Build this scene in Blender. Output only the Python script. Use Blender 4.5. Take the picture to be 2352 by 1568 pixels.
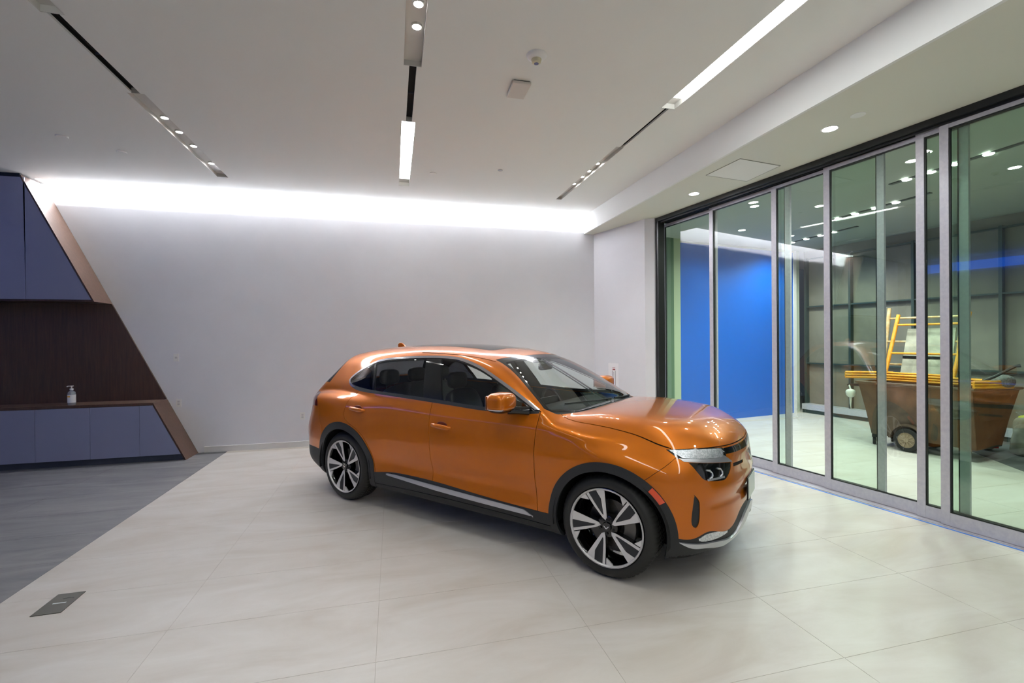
import bpy, bmesh, math, random
import numpy as np
from mathutils import Vector, Matrix
random.seed(7)
for _o in list(bpy.data.objects): bpy.data.objects.remove(_o, do_unlink=True)
SC = bpy.context.scene
COL = SC.collection

# ------------------------------------------------------------------ camera
YAW, PITCH, ROLL, HCAM, FPX = 0.2487, -0.0039, -0.0083, 1.6809, 1077.0
cam_d = bpy.data.cameras.new('camera'); cam = bpy.data.objects.new('camera', cam_d); COL.objects.link(cam)
cam_d.sensor_fit = 'HORIZONTAL'; cam_d.sensor_width = 36.0; cam_d.lens = FPX / 2352 * 36.0
cam_d.clip_start = 0.05; cam_d.clip_end = 100
_f = np.array([math.sin(YAW), math.cos(YAW), 0]); _r = np.array([math.cos(YAW), -math.sin(YAW), 0]); _u = np.array([0, 0, 1.])
_f, _u = _f*math.cos(PITCH)+_u*math.sin(PITCH), _u*math.cos(PITCH)-_f*math.sin(PITCH)
_r, _u = _r*math.cos(ROLL)+_u*math.sin(ROLL), _u*math.cos(ROLL)-_r*math.sin(ROLL)
cam.matrix_world = Matrix(((_r[0], _u[0], -_f[0], 0), (_r[1], _u[1], -_f[1], 0), (_r[2], _u[2], -_f[2], HCAM), (0, 0, 0, 1)))
SC.camera = cam
# ------------------------------------------------------------------ world, exposure
w = bpy.data.worlds.new('night'); SC.world = w; w.use_nodes = True
w.node_tree.nodes['Background'].inputs[0].default_value = (0.02, 0.025, 0.035, 1)
w.node_tree.nodes['Background'].inputs[1].default_value = 1.0
SC.view_settings.view_transform = 'Standard'; SC.view_settings.look = 'None'
SC.view_settings.exposure = 0.25; SC.view_settings.gamma = 1.0; SC.view_settings.use_curve_mapping = False
# light levels (the lamps themselves are built further down with their fixtures)
E_COVE, E_LINEAR, W_SPOT, W_LOBBY, E_BLUE = 1250.0, 15.0, 17.0, 55.0, 2.4

# ------------------------------------------------------------------ helpers
def lin(c):
    return tuple(((v/255)/12.92 if v/255 <= .04045 else ((v/255+.055)/1.055)**2.4) for v in c) + (1,)
def mat(name, col, rough=.5, metal=0., **kw):
    m = bpy.data.materials.new(name); m.use_nodes = True
    b = m.node_tree.nodes['Principled BSDF']
    b.inputs['Base Color'].default_value = lin(col) if max(col) > 1 else tuple(col)+(1,)
    b.inputs['Roughness'].default_value = rough; b.inputs['Metallic'].default_value = metal
    for k, v in kw.items(): b.inputs[k.replace('_', ' ')].default_value = v
    return m
def noise_col(m, c1, c2, scale=(1, 1, 1), detail=6, rough=.6, nscale=3, p0=.35, p1=.65, bump=0, bumpscale=30, dist=0.3):
    nt = m.node_tree; b = nt.nodes['Principled BSDF']
    tc = nt.nodes.new('ShaderNodeTexCoord'); mp = nt.nodes.new('ShaderNodeMapping'); mp.inputs['Scale'].default_value = scale
    geo = nt.nodes.new('ShaderNodeNewGeometry'); nt.links.new(geo.outputs['Position'], mp.inputs['Vector'])
    n = nt.nodes.new('ShaderNodeTexNoise'); n.inputs['Scale'].default_value = nscale; n.inputs['Detail'].default_value = detail
    n.inputs['Roughness'].default_value = rough; n.inputs['Distortion'].default_value = dist
    nt.links.new(mp.outputs[0], n.inputs['Vector'])
    r = nt.nodes.new('ShaderNodeValToRGB'); r.color_ramp.elements[0].position = p0; r.color_ramp.elements[1].position = p1
    r.color_ramp.elements[0].color = lin(c1); r.color_ramp.elements[1].color = lin(c2)
    nt.links.new(n.outputs['Fac'], r.inputs[0]); nt.links.new(r.outputs[0], b.inputs['Base Color'])
    if bump:
        n2 = nt.nodes.new('ShaderNodeTexNoise'); n2.inputs['Scale'].default_value = bumpscale; n2.inputs['Detail'].default_value = 4
        nt.links.new(geo.outputs['Position'], n2.inputs['Vector'])
        bp = nt.nodes.new('ShaderNodeBump'); bp.inputs['Strength'].default_value = bump; bp.inputs['Distance'].default_value = .01
        nt.links.new(n2.outputs['Fac'], bp.inputs['Height']); nt.links.new(bp.outputs[0], b.inputs['Normal'])
    return m
def emit(name, col, s):
    m = bpy.data.materials.new(name); m.use_nodes = True; nt = m.node_tree; nt.nodes.clear()
    e = nt.nodes.new('ShaderNodeEmission'); e.inputs[0].default_value = tuple(col)+(1,); e.inputs[1].default_value = s
    o = nt.nodes.new('ShaderNodeOutputMaterial'); nt.links.new(e.outputs[0], o.inputs[0]); return m
def glass(name, tint, f0=.05, rough=0.0):
    """thin glazing: tinted see-through with Schlick reflection, the same from both sides"""
    m = bpy.data.materials.new(name); m.use_nodes = True; nt = m.node_tree; nt.nodes.clear(); N = nt.nodes.new; L = nt.links.new
    t = N('ShaderNodeBsdfTransparent'); t.inputs[0].default_value = tuple(tint)+(1,)
    g = N('ShaderNodeBsdfGlossy'); g.inputs['Roughness'].default_value = rough; g.inputs[0].default_value = (1, 1, 1, 1)
    lw = N('ShaderNodeLayerWeight'); lw.inputs[0].default_value = .5
    pw = N('ShaderNodeMath'); pw.operation = 'POWER'; pw.inputs[1].default_value = 5
    ml = N('ShaderNodeMath'); ml.operation = 'MULTIPLY_ADD'; ml.inputs[1].default_value = 1-f0; ml.inputs[2].default_value = f0; ml.use_clamp = True
    mx = N('ShaderNodeMixShader'); o = N('ShaderNodeOutputMaterial')
    L(lw.outputs['Facing'], pw.inputs[0]); L(pw.outputs[0], ml.inputs[0]); L(ml.outputs[0], mx.inputs[0])
    L(t.outputs[0], mx.inputs[1]); L(g.outputs[0], mx.inputs[2]); L(mx.outputs[0], o.inputs[0])
    return m

class MB:
    def __init__(s): s.v = []; s.f = []; s.m = []; s.mats = []
    def mi(s, m):
        if m not in s.mats: s.mats.append(m)
        return s.mats.index(m)
    def box(s, x0, x1, y0, y1, z0, z1, m=None, M=None):
        b = len(s.v); P = [(x, y, z) for z in (z0, z1) for y in (y0, y1) for x in (x0, x1)]
        if M is not None: P = [tuple(M @ Vector(p)) for p in P]
        s.v += P
        for q in ((0, 2, 3, 1), (4, 5, 7, 6), (0, 1, 5, 4), (2, 6, 7, 3), (0, 4, 6, 2), (1, 3, 7, 5)):
            s.f.append(tuple(b+i for i in q)); s.m.append(s.mi(m))
        return s
    def prism(s, poly, h0, h1, m=None, axis='z', M=None):
        """extrude 2D polygon between h0 and h1 along axis ('z': xy, 'y': xz, 'x': yz)"""
        n = len(poly); b = len(s.v)
        for h in (h0, h1):
            for (p, q) in poly:
                P = (p, q, h) if axis == 'z' else ((p, h, q) if axis == 'y' else (h, p, q))
                s.v.append(tuple(M @ Vector(P)) if M is not None else P)
        s.f.append(tuple(b+i for i in range(n))[::-1]); s.f.append(tuple(b+n+i for i in range(n)))
        for i in range(n):
            j = (i+1) % n; s.f.append((b+i, b+j, b+n+j, b+n+i))
        s.m += [s.mi(m)]*(n+2); return s
    def tube(s, pts, r, m=None, n=8, caps=True):
        pts = [Vector(p) for p in pts]; rs = r if isinstance(r, (list, tuple)) else [r]*len(pts); b0 = len(s.v)
        for i, p in enumerate(pts):
            t = (pts[min(i+1, len(pts)-1)]-pts[max(i-1, 0)]).normalized()
            a = t.cross(Vector((0, 0, 1)))
            if a.length < .05: a = t.cross(Vector((1, 0, 0)))
            a.normalize(); c = t.cross(a)
            for k in range(n):
                q = 2*math.pi*k/n; s.v.append(tuple(p+a*math.cos(q)*rs[i]+c*math.sin(q)*rs[i]))
        for i in range(len(pts)-1):
            for k in range(n):
                k2 = (k+1) % n; s.f.append((b0+i*n+k, b0+i*n+k2, b0+(i+1)*n+k2, b0+(i+1)*n+k)); s.m.append(s.mi(m))
        if caps:
            s.f.append(tuple(b0+k for k in range(n))[::-1]); s.f.append(tuple(b0+(len(pts)-1)*n+k for k in range(n))); s.m += [s.mi(m)]*2
        return s
    def lathe(s, prof, m=None, n=32, c=(0, 0, 0), axis='z', closed=False, rf=None):
        """prof: (radius, height)"""
        b = len(s.v); L = len(prof)
        for k in range(n):
            q = 2*math.pi*k/n
            for j, (r, h) in enumerate(prof):
                if rf: r = rf(k, j, r)
                x, y = r*math.cos(q), r*math.sin(q)
                P = (x, y, h) if axis == 'z' else ((x, h, y) if axis == 'y' else (h, x, y))
                s.v.append((P[0]+c[0], P[1]+c[1], P[2]+c[2]))
        for k in range(n):
            k2 = (k+1) % n
            for j in range(L-1 if not closed else L):
                j2 = (j+1) % L
                s.f.append((b+k*L+j, b+k2*L+j, b+k2*L+j2, b+k*L+j2)); s.m.append(s.mi(m))
        return s
    def quad(s, pts, m=None):
        b = len(s.v); s.v += [tuple(p) for p in pts]; s.f.append(tuple(range(b, b+len(pts)))); s.m.append(s.mi(m)); return s
    def build(s, name, material=None, parent=None, smooth=False, bevel=0, fix=True, loc=None, angle=40):
        me = bpy.data.meshes.new(name); me.from_pydata(s.v, [], s.f)
        ms = [x if x is not None else material for x in s.mats] or [material]
        for x in ms: me.materials.append(x)
        me.polygons.foreach_set('material_index', s.m); me.update()
        if fix:
            bm = bmesh.new(); bm.from_mesh(me); bmesh.ops.remove_doubles(bm, verts=bm.verts, dist=1e-6)
            bmesh.ops.recalc_face_normals(bm, faces=bm.faces); bm.to_mesh(me); bm.free()
        if smooth:
            me.polygons.foreach_set('use_smooth', [True]*len(me.polygons))
            me.set_sharp_from_angle(angle=math.radians(angle))
        o = bpy.data.objects.new(name, me); COL.objects.link(o)
        if parent: o.parent = parent
        if loc: o.location = loc
        if bevel:
            md = o.modifiers.new('bevel', 'BEVEL'); md.width = bevel; md.segments = 2; md.limit_method = 'ANGLE'
        return o
def tag(o, label=None, cat=None, group=None, kind=None):
    if label: o['label'] = label
    if cat: o['category'] = cat
    if group: o['group'] = group
    if kind: o['kind'] = kind
    return o
def empty(name, loc=(0, 0, 0), rz=0, label=None, cat=None, group=None):
    o = bpy.data.objects.new(name, None); COL.objects.link(o); o.location = loc; o.rotation_euler = (0, 0, rz)
    o.empty_display_size = .1
    return tag(o, label, cat, group)
def struct(o): o['kind'] = 'structure'; return o
def dup(root, loc=None, rot=None, label=None, group=None):
    def cp(o, p):
        c = o.copy(); COL.objects.link(c); c.parent = p
        for ch in list(o.children): cp(ch, c)
        return c
    r = cp(root, root.parent)
    if loc is not None: r.location = loc
    if rot is not None: r.rotation_euler = rot
    if label: r['label'] = label
    if group: r['group'] = group
    return r
def superell(cx, cy, cz, rx, ry, rz, e=.6, nu=24, nv=14):
    V = []; Fc = []
    sg = lambda c, p: math.copysign(abs(c)**p, c)
    for j in range(nv+1):
        ph = -math.pi/2+math.pi*j/nv
        for i in range(nu):
            th = 2*math.pi*i/nu
            V.append((cx+rx*sg(math.cos(ph), e)*sg(math.cos(th), e), cy+ry*sg(math.cos(ph), e)*sg(math.sin(th), e), cz+rz*sg(math.sin(ph), e)))
    for j in range(nv):
        for i in range(nu):
            k = (i+1) % nu; Fc.append((j*nu+i, j*nu+k, (j+1)*nu+k, (j+1)*nu+i))
    return V, Fc
def add_raw(mb, V, Fc, m=None):
    b = len(mb.v); mb.v += V; mb.f += [tuple(b+i for i in f) for f in Fc]; mb.m += [mb.mi(m)]*len(Fc); return mb
# storefront frame: s runs along the glass, c is the distance from the camera's plumb line
PHI = -0.1462
CS = Vector((math.cos(PHI), -math.sin(PHI), 0)); SD = Vector((math.sin(PHI), math.cos(PHI), 0))
def scp(s, c, z=0): return CS*c+SD*s+Vector((0, 0, z))
MSC = Matrix(((SD.x, CS.x, 0, 0), (SD.y, CS.y, 0, 0), (0, 0, 1, 0), (0, 0, 0, 1)))   # local (s, c, z) -> world
# ------------------------------------------------------------------ room materials
M_ceil = mat('ceiling paint', (236, 237, 234), .75)
M_wall = noise_col(mat('wall paint', (230, 230, 236), .6), (229, 229, 235), (232, 232, 238), nscale=2, bump=.04, bumpscale=60)
M_trim = mat('trim white', (236, 235, 234), .4)
M_tile = noise_col(mat('pale tile', (212, 206, 198), .36), (203, 194, 183), (222, 217, 211), (.55, 1.5, 1), nscale=1.9, detail=9, rough=.62, p0=.3, p1=.68, dist=.8)
M_dtile = noise_col(mat('grey tile', (110, 110, 112), .4), (92, 93, 98), (134, 132, 132), (.5, 2.2, 1), nscale=1.8, detail=9, rough=.65, p0=.3, p1=.7, dist=.9)
M_grout = mat('grout', (196, 188, 178), .9)
M_dgrout = mat('dark grout', (70, 70, 72), .9)
M_black = mat('black metal', (17, 19, 21), .4)
M_void = mat('void', (6, 7, 8), .9)
M_alu = noise_col(mat('satin aluminium', (200, 199, 208), .42, .25), (196, 195, 206), (208, 207, 214), nscale=30)
M_gasket = mat('glazing gasket', (20, 28, 26), .5)
M_glass = glass('green tinted door glass', (.77, .885, .80), .07)
M_wood = None
def wood(name, c1, c2):
    m = mat(name, c1, .5); return noise_col(m, c1, c2, (9, 9, .5), nscale=5, detail=8, rough=.7, p0=.3, p1=.75, dist=.4)
M_wood = wood('walnut veneer', (50, 33, 26), (78, 54, 43))
M_woodl = wood('walnut veneer side', (56, 39, 31), (80, 58, 47))
M_cab = mat('lilac grey laminate', (136, 141, 172), .42)
M_kick = mat('dark kick board', (62, 68, 84), .5)
M_lamp = emit('linear lamp diffuser', (.965, 1, .985), E_LINEAR)
M_lampl = emit('dimmed linear lamp diffuser', (.965, 1, .985), 5.0)
M_cove = emit('cove led', (.965, .985, 1), E_COVE)
M_spot = emit('downlight lens', (1, .97, .94), 45)
M_blueled = emit('blue led', (.03, .16, 1.0), E_BLUE)
M_housing = mat('lamp housing white', (205, 203, 198), .3)
M_steel = mat('brushed steel', (150, 146, 132), .35, .9)

# ------------------------------------------------------------------ floors
HC, YW, YC, XB, SOF = 3.953, 8.084, 7.877, 3.4436, 3.623
XD = -2.482
b = MB(); b.box(XD, 14, -6, 11, -.08, -.0015); f = struct(b.build('floor', M_grout)); f['label'] = 'pale stone-look tile floor'
b = MB(); b.box(-8, XD, -6, YW+.1, -.08, -.0015); fd = struct(b.build('floor', M_dgrout)); fd['label'] = 'grey tile floor in front of the cabinets'
def tile_mesh(wx, wy, m):
    q = MB(); e = .0008
    q.v = [(0, 0, -.003), (wx, 0, -.003), (wx, wy, -.003), (0, wy, -.003), (e, e, 0), (wx-e, e, 0), (wx-e, wy-e, 0), (e, wy-e, 0)]
    q.f = [(4, 5, 6, 7), (0, 1, 5, 4), (1, 2, 6, 5), (2, 3, 7, 6), (3, 0, 4, 7)]; q.m = [q.mi(m)]*5; return q
TILE = {}
def tile(x0, x1, y0, y1, m, par):
    g = .0007; k = (round(x1-x0, 3), round(y1-y0, 3), m.name)
    if k not in TILE:
        o = tile_mesh(x1-x0-2*g, y1-y0-2*g, m).build('tile', m, par); TILE[k] = o.data
    else:
        o = bpy.data.objects.new('tile', TILE[k]); COL.objects.link(o); o.parent = par
    o.location = (x0+g, y0+g, 0)
rows = [(.15+.6*k, .75+.6*k) for k in range(13)]
for (y0, y1) in rows:
    y1 = min(y1, YW+.03)
    for k in range(5): tile(XD+1.19*k, XD+1.19*(k+1), y0, y1, M_tile, f)
    if y0 > 1.2:
        for k in range(5, 11): tile(XD+1.19*k, XD+1.19*(k+1), y0, y1, M_tile, f)
    else:
        tile(XD+1.19*5, XD+1.19*6, y0, y1, M_tile, f)
    if y0 > 2:
        for k in range(4): tile(XD-1.19*(k+1), XD-1.19*k, y0, y1, M_dtile, fd)
for (y0, y1) in ((YW+.03, 8.55), (8.55, 9.15), (9.15, 9.75)):
    for k in range(5, 11): tile(XD+1.19*k, XD+1.19*(k+1), y0, y1, M_tile, f)
b = MB(); b.box(XD, XD+1.19*5, -6, .15, -.004, 0, M_tile); b.box(-8, XD, -6, 2.55, -.004, -.0002, M_dtile)
b.box(XD+1.19*6, 14, -6, .9, -.004, -.0003, M_tile)
struct(b.build('floor', M_tile))
# dark floor of the lobby beyond the cart
b = MB(); b.prism([(8.085, 4.883), (7.0, 3.26), (7.0, .5), (12.5, .5), (12.5, 6.5), (9.2, 6.5)], 0, .003, M_dtile); o = struct(b.build('floor', M_dtile)); o['label'] = 'dark floor area in the room behind the glass'

# ------------------------------------------------------------------ ceiling with slots
T = .02
slots = {'L': (-2.324, -2.181), 'M': (.105, .252), 'R': (2.583, 2.735)}
b = MB(); xs = [-8] + [v for k in 'LMR' for v in slots[k]] + [XB]
for i in range(0, len(xs), 2): b.box(xs[i], xs[i+1], -6, YC, HC, HC+T)
# strips that close the slots where no fixture sits
b.box(-2.324, -2.181, 7.25, YC, HC, HC+T); b.box(.105, .252, 7.075, YC, HC, HC+T); b.box(2.583, 2.735, 7.21, YC, HC, HC+T)
b.box(-2.324, -2.285, 3.915, 4.99, HC, HC+T); b.box(-2.213, -2.181, 3.915, 4.99, HC, HC+T)
b.box(.105, .152, 3.975, 4.985, HC, HC+T); b.box(.212, .252, 3.975, 4.985, HC, HC+T)
b.box(2.583, 2.629, 4.125, 5.075, HC, HC+T); b.box(2.671, 2.735, 4.125, 5.075, HC, HC+T)
b.box(2.683, 2.735, 5.075, 7.21, HC, HC+T)
b.box(-8, -4.76, YC, YW, HC, HC+T)
ceil = struct(b.build('ceiling', M_ceil)); ceil['label'] = 'white painted ceiling'
# plenum above the slots and the cove recess
b = MB(); b.box(-8, XB+.5, -6, YC-.42, HC+.30, HC+.34, M_void); o = struct(b.build('ceiling', M_void))
b = MB(); b.box(-8, XB+.02, YC-.42, YC-.40, HC+T, HC+.30); b.box(-8, XB+.02, YC-.42, YW, HC+.30, HC+.34); o = struct(b.build('ceiling', M_trim))
# bulkhead and soffit (runs on over the lobby)
b = MB(); b.box(XB, XB+.03, -6, YW, SOF, HC+.30); 
for _k, _p in enumerate(([(XB, -6), (scp(-6.2, 5.2).x, -6), tuple(scp(-6.2, 5.2))[:2], tuple(scp(8.3, 5.2))[:2], (XB, 9.0)], [tuple(scp(-6.2, 5.2))[:2], (14, -6), (14, 11), (4, 11), tuple(scp(8.3, 5.2))[:2]])):
    if _k: b2 = MB(); b2.prism(_p, SOF, SOF+.03); struct(b2.build('ceiling', mat('lobby ceiling paint', (158, 168, 156), .7)))['label'] = 'grey green ceiling of the room behind the glass'
    else: b2 = MB(); b2.prism([(XB+.03, -6), _p[2], _p[3], (XB+.03, 9.0)], SOF, SOF+.03); struct(b2.build('ceiling', mat('soffit paint', (222, 222, 210), .6)))['label'] = 'underside of the dropped soffit beside the glass doors'
bk = struct(b.build('ceiling', M_ceil)); bk['label'] = 'dropped soffit with a vertical side face beside the glass doors'

# cove led strip
cv = MB(); cv.box(-4.74, XB-.01, YC-.105, YC-.075, HC+.115, HC+.135, M_trim); cv.quad([(-4.74, YC-.0745, HC+.112), (XB-.01, YC-.0745, HC+.112), (XB-.01, YC-.0745, HC+.136), (-4.74, YC-.0745, HC+.136)], M_cove)
cr = empty('cove_light', (0, YC, HC), 0, 'long white cove light washing the top of the back wall', 'light')
o = cv.build('led_strip', M_cove, cr, fix=False); o.location = (0, -YC, -HC)

# ------------------------------------------------------------------ walls
b = MB(); b.box(-8, 3.75, YW, YW+.12, 0, HC+.34); wb = struct(b.build('wall_back', M_wall)); wb['label'] = 'white back wall behind the car'
b = MB(); b.prism([(3.635, YW+.02), (3.98, 6.86), (4.105, 6.775), (4.25, 6.85), (4.2, YW+.3), (3.75, YW+.3)], 0, SOF, M_wall); wp = struct(b.build('wall_right', M_wall)); wp['label'] = 'white pier between the back wall and the glass doors'
b = MB(); b.box(-8.1, -8, -6, YW+.1, 0, HC+.34); struct(b.build('wall_left', M_wall))
b = MB(); b.box(-8.1, 14, -6.1, -6, 0, HC+.34); struct(b.build('wall_behind', M_wall))
b = MB(); b.box(-2.8, 3.64, YW-.014, YW, 0, .088); b.box(-2.8, 3.64, YW-.018, YW, .078, .09); struct(b.build('baseboard_back', M_trim))
b = MB(); b.box(-6, -.9, 5.1, 5.3, 0, SOF, M=MSC); struct(b.build('wall_right', M_wall))
# lobby: blue wall, its frame, back glazing
b = MB(); b.box(7.30, 7.42, 5.3, 10.1, 0, SOF, M=MSC); struct(b.build('wall_lobby', mat('pale green white paint', (206, 214, 198), .6)))
b = MB(); b.box(7.215, 7.30, 6.573, 9.78, 0.0, 3.555, M=MSC); bw = b.build('blue_wall_panel', mat('blue paint', (0, 96, 200), .45)); tag(bw, 'tall saturated blue wall panel seen through the glass doors', 'panel')
b = MB(); b.box(7.19, 7.31, 9.78, 9.86, 0, 3.6, M=MSC); struct(b.build('trim_1', M_trim))
b = MB(); b.box(7.19, 7.31, 6.40, 6.573, 0, SOF, M=MSC); struct(b.build('trim_2', mat('pale green trim', (176, 190, 160), .5)))
b = MB(); b.box(7.18, 7.31, 6.24, 6.40, 0, SOF, M=MSC); struct(b.build('trim_3', mat('green grey trim', (96, 122, 98), .5)))
b = MB(); b.box(-3, 7.3, 10.26, 10.32, 0, SOF, M=MSC); struct(b.build('wall_lobby', noise_col(mat('hoarding board', (128, 124, 112), .7), (112, 108, 98), (136, 132, 120), nscale=1.2)))
wn = empty('window_1', scp(5, 10.2)); struct(wn)
M_mull = mat('dark green grey mullion', (62, 76, 74), .45, .3)
Minv = Matrix.Translation(-Vector(scp(5, 10.2))) @ MSC
for s_ in (7.2, 6.257, 5.146, 3.942, 2.6, 1.2):
    q = MB(); q.box(s_-.022, s_+.022, 10.16, 10.25, .12, 3.45, M=Minv); q.build('mullion', M_mull, wn)
for z_ in (1.10, 2.36, 3.42):
    q = MB(); q.box(-.5, 7.2, 10.17, 10.25, z_-.014, z_+.014, M=Minv); q.build('transom', M_mull, wn)
q = MB(); q.box(-.5, 7.2, 10.05, 10.25, 0, .08, M_mull, M=Minv); q.box(-.5, 7.2, 10.03, 10.25, .08, .2, M_alu, M=Minv); q.build('sill', M_mull, wn)

# ------------------------------------------------------------------ sliding glass doors
hd = MB(); hd.box(-.9, 6.13, 5.077, 5.36, 3.562, 3.623, M_black, M=MSC)
for k in range(5): hd.box(-.9, 6.04, 5.12+.045*k, 5.128+.045*k, 3.54, 3.562, M_black, M=MSC)
struct(hd.build('trim_4', M_black))
jb = MB(); jb.box(6.045, 6.14, 5.077, 5.20, 0, 3.562, M_black, M=MSC); struct(jb.build('trim_5', M_black))
th = MB(); th.box(-.9, 6.13, 5.10, 5.36, 0, .008, M_alu, M=MSC); struct(th.build('trim_6', M_alu))
def door(n, s1, wid, c, lab):
    """sliding panel: left stile outer edge at s1, extends to s1-wid"""
    s0 = s1-wid; org = Vector(scp(s1, c)); Mi = Matrix.Translation(-org) @ MSC
    r = empty('door_%d' % n, org); struct(r); r['label'] = lab
    st, th_ = .066, .030
    for a0, a1, nm in ((s1-st, s1, 'stile'), (s0, s0+st, 'stile')):
        q = MB(); q.box(a0, a1, c, c+th_, .012, 3.552, M=Mi); q.build(nm, M_alu, r, bevel=.0015)
    q = MB(); q.box(s0+st, s1-st, c+.001, c+th_, 3.505, 3.552, M=Mi); q.build('top_rail', M_alu, r)
    q = MB(); q.box(s0+st, s1-st, c+.001, c+th_, .012, .125, M=Mi); q.build('bottom_rail', M_alu, r)
    q = MB(); g = .012
    for (a0, a1, z0, z1) in ((s0+st, s0+st+g, .125, 3.505), (s1-st-g, s1-st, .125, 3.505), (s0+st+g, s1-st-g, .125, .125+g), (s0+st+g, s1-st-g, 3.505-g, 3.505)):
        q.box(a0, a1, c+.006, c+th_-.004, z0, z1, M=Mi)
    q.build('gasket', M_gasket, r)
    q = MB(); z0, z1 = .12, 3.51
    q.quad([Mi @ Vector(p) for p in ((s0+st, c+.015, z0), (s1-st, c+.015, z0), (s1-st, c+.015, z1), (s0+st, c+.015, z1))]); q.build('glass_pane', M_glass, r, fix=False)
door(1, 6.21, 1.14, 5.290, 'glass door panel nearest the black jamb')
door(2, 5.155, 1.25, 5.245, 'glass door panel in front of the blue wall, left stile half way along it')
door(3, 4.13, 1.25, 5.215, 'glass door panel at the right edge of the blue wall')
door(4, 3.462, 1.25, 5.185, 'glass door panel in front of the cart left end')
door(5, 2.585, 1.25, 5.160, 'glass door panel over the middle of the cart')
door(6, 2.388, 1.45, 5.125, 'nearest glass door panel at the right edge of the view')
door(7, .98, 1.45, 5.160, 'glass door panel beyond the right edge')
tp = MB(); tp.box(-.8, 5.9, 5.06, 5.084, 0.0003, .0016, M=MSC); tag(tp.build('masking_tape', mat('blue masking tape', (70, 132, 224), .6)), 'long strip of blue masking tape along the glass doors', 'tape')

# ------------------------------------------------------------------ ceiling fixtures
SPN = 0
def spot_lamp(loc, W, size=.03, cone=120, name='lamp', par=None, blend=.6):
    l = bpy.data.lights.new(name, 'SPOT'); l.energy = W; l.spot_size = math.radians(cone); l.spot_blend = blend; l.shadow_soft_size = size; l.color = (.975, 1, .97)
    o = bpy.data.objects.new(name, l); COL.objects.link(o); o.location = loc
    if par: o.parent = par
    return o
def spot_box(x0, x1, y0, y1, ys, label, xs_=None, group=None, W=None):
    r = empty('spot_fixture', ((x0+x1)/2, (y0+y1)/2, HC), 0, label, 'ceiling light', group)
    cx, cy = (x0+x1)/2, (y0+y1)/2; hx, hy = (x1-x0)/2, (y1-y0)/2; D = .045
    q = MB(); q.box(-hx, hx, -hy, hy, D, D+.004); q.box(-hx, -hx+.004, -hy, hy, 0.001, D); q.box(hx-.004, hx, -hy, hy, .001, D)
    q.box(-hx+.004, hx-.004, -hy, -hy+.006, .001, D); q.box(-hx+.004, hx-.004, hy-.006, hy, .001, D)
    q.build('housing', M_housing, r)
    for y in ys:
        xx = (xs_ if xs_ is not None else cx)-cx
        s_ = MB(); s_.lathe([(.001, D-.012), (.030, D-.012), (.033, D-.008)], M_spot, 20, (xx, y-cy, 0)); lp = s_.build('lens', M_spot, r)
        rg = MB(); rg.lathe([(.033, D-.001), (.033, D-.016), (.040, D-.014), (.042, D-.001)], M_housing, 20, (xx, y-cy, 0)); rg.build('lens_ring', M_housing, r)
        spot_lamp((cx+xx, y, HC+.028), W or W_SPOT, .028, 110, 'spot_lamp').parent = None
    return r
def linear(x0, x1, y0, y1, g0, g1, label, lm=None):
    lm = lm or M_lamp
    r = empty('linear_light', ((x0+x1)/2, (y0+y1)/2, HC), 0, label, 'ceiling light')
    cx, cy = (x0+x1)/2, (y0+y1)/2; hx, hy = (x1-x0)/2, (y1-y0)/2; D = .05
    q = MB(); q.box(-hx, hx, -hy, hy, D, D+.004); q.box(-hx, -hx+.004, -hy, hy, 0.001, D); q.box(hx-.004, hx, -hy, hy, .001, D)
    q.box(-hx+.004, hx-.004, -hy, -hy+.006, .001, D); q.box(-hx+.004, hx-.004, hy-.006, hy, .001, D); q.build('housing', M_housing, r)
    q = MB(); q.box(-hx+.005, hx-.005, g0-cy, g1-cy, .006, .04, lm); q.build('diffuser', lm, r)
    return r
spot_box(-2.324, -2.181, 4.99, 7.25, (5.544, 5.881, 6.266, 6.82), 'recessed strip of four downlights above the cabinets, leftmost ceiling slot', -2.249, W=W_SPOT*.4)
spot_box(.105, .252, 1.6, 3.975, (3.517, 3.276, 2.9, 2.6), 'recessed strip of downlights at the top centre of the photo', .19)
spot_box(2.583, 2.683, 5.075, 7.21, (5.699, 5.978, 6.212, 6.523), 'recessed strip of four downlights in the right ceiling slot near the soffit', 2.622)
linear(-2.324, -2.181, 1.0, 3.915, 1.2, 3.6, 'white end of a recessed linear light at the top left corner', M_lampl)
linear(.105, .252, 4.985, 7.075, 5.124, 6.775, 'short glowing linear light in the middle ceiling slot')
linear(.105, .252, -5.5, 1.6, -5.3, 1.5, 'long unseen linear light added in the middle ceiling slot behind the camera')  # unseen lamp, added to brighten the ceiling by bounce
linear(2.583, 2.735, -5.5, 4.125, -5.3, 3.928, 'long glowing linear light running out at the top right')
for (xa, xb_, ya, yb_, lb) in ((-2.285, -2.213, 3.915, 4.99, 'black open gap in the left ceiling slot'), (.152, .212, 3.975, 4.985, 'black open gap in the middle ceiling slot'), (2.629, 2.671, 4.125, 5.075, 'black open gap in the right ceiling slot')):
    q = MB(); cx, cy = (xa+xb_)/2, (ya+yb_)/2
    q.box(xa-cx, xb_-cx, ya-cy, yb_-cy, .05, .055); q.box(xa-cx-.003, xa-cx, ya-cy, yb_-cy, .02, .05); q.box(xb_-cx, xb_-cx+.003, ya-cy, yb_-cy, .02, .05)
    q.box(xa-cx, xb_-cx, -.002, .002, .035, .05, M_kick)
    tag(q.build('slot_channel', M_void, None, loc=(cx, cy, HC)), lb, 'channel')
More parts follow.
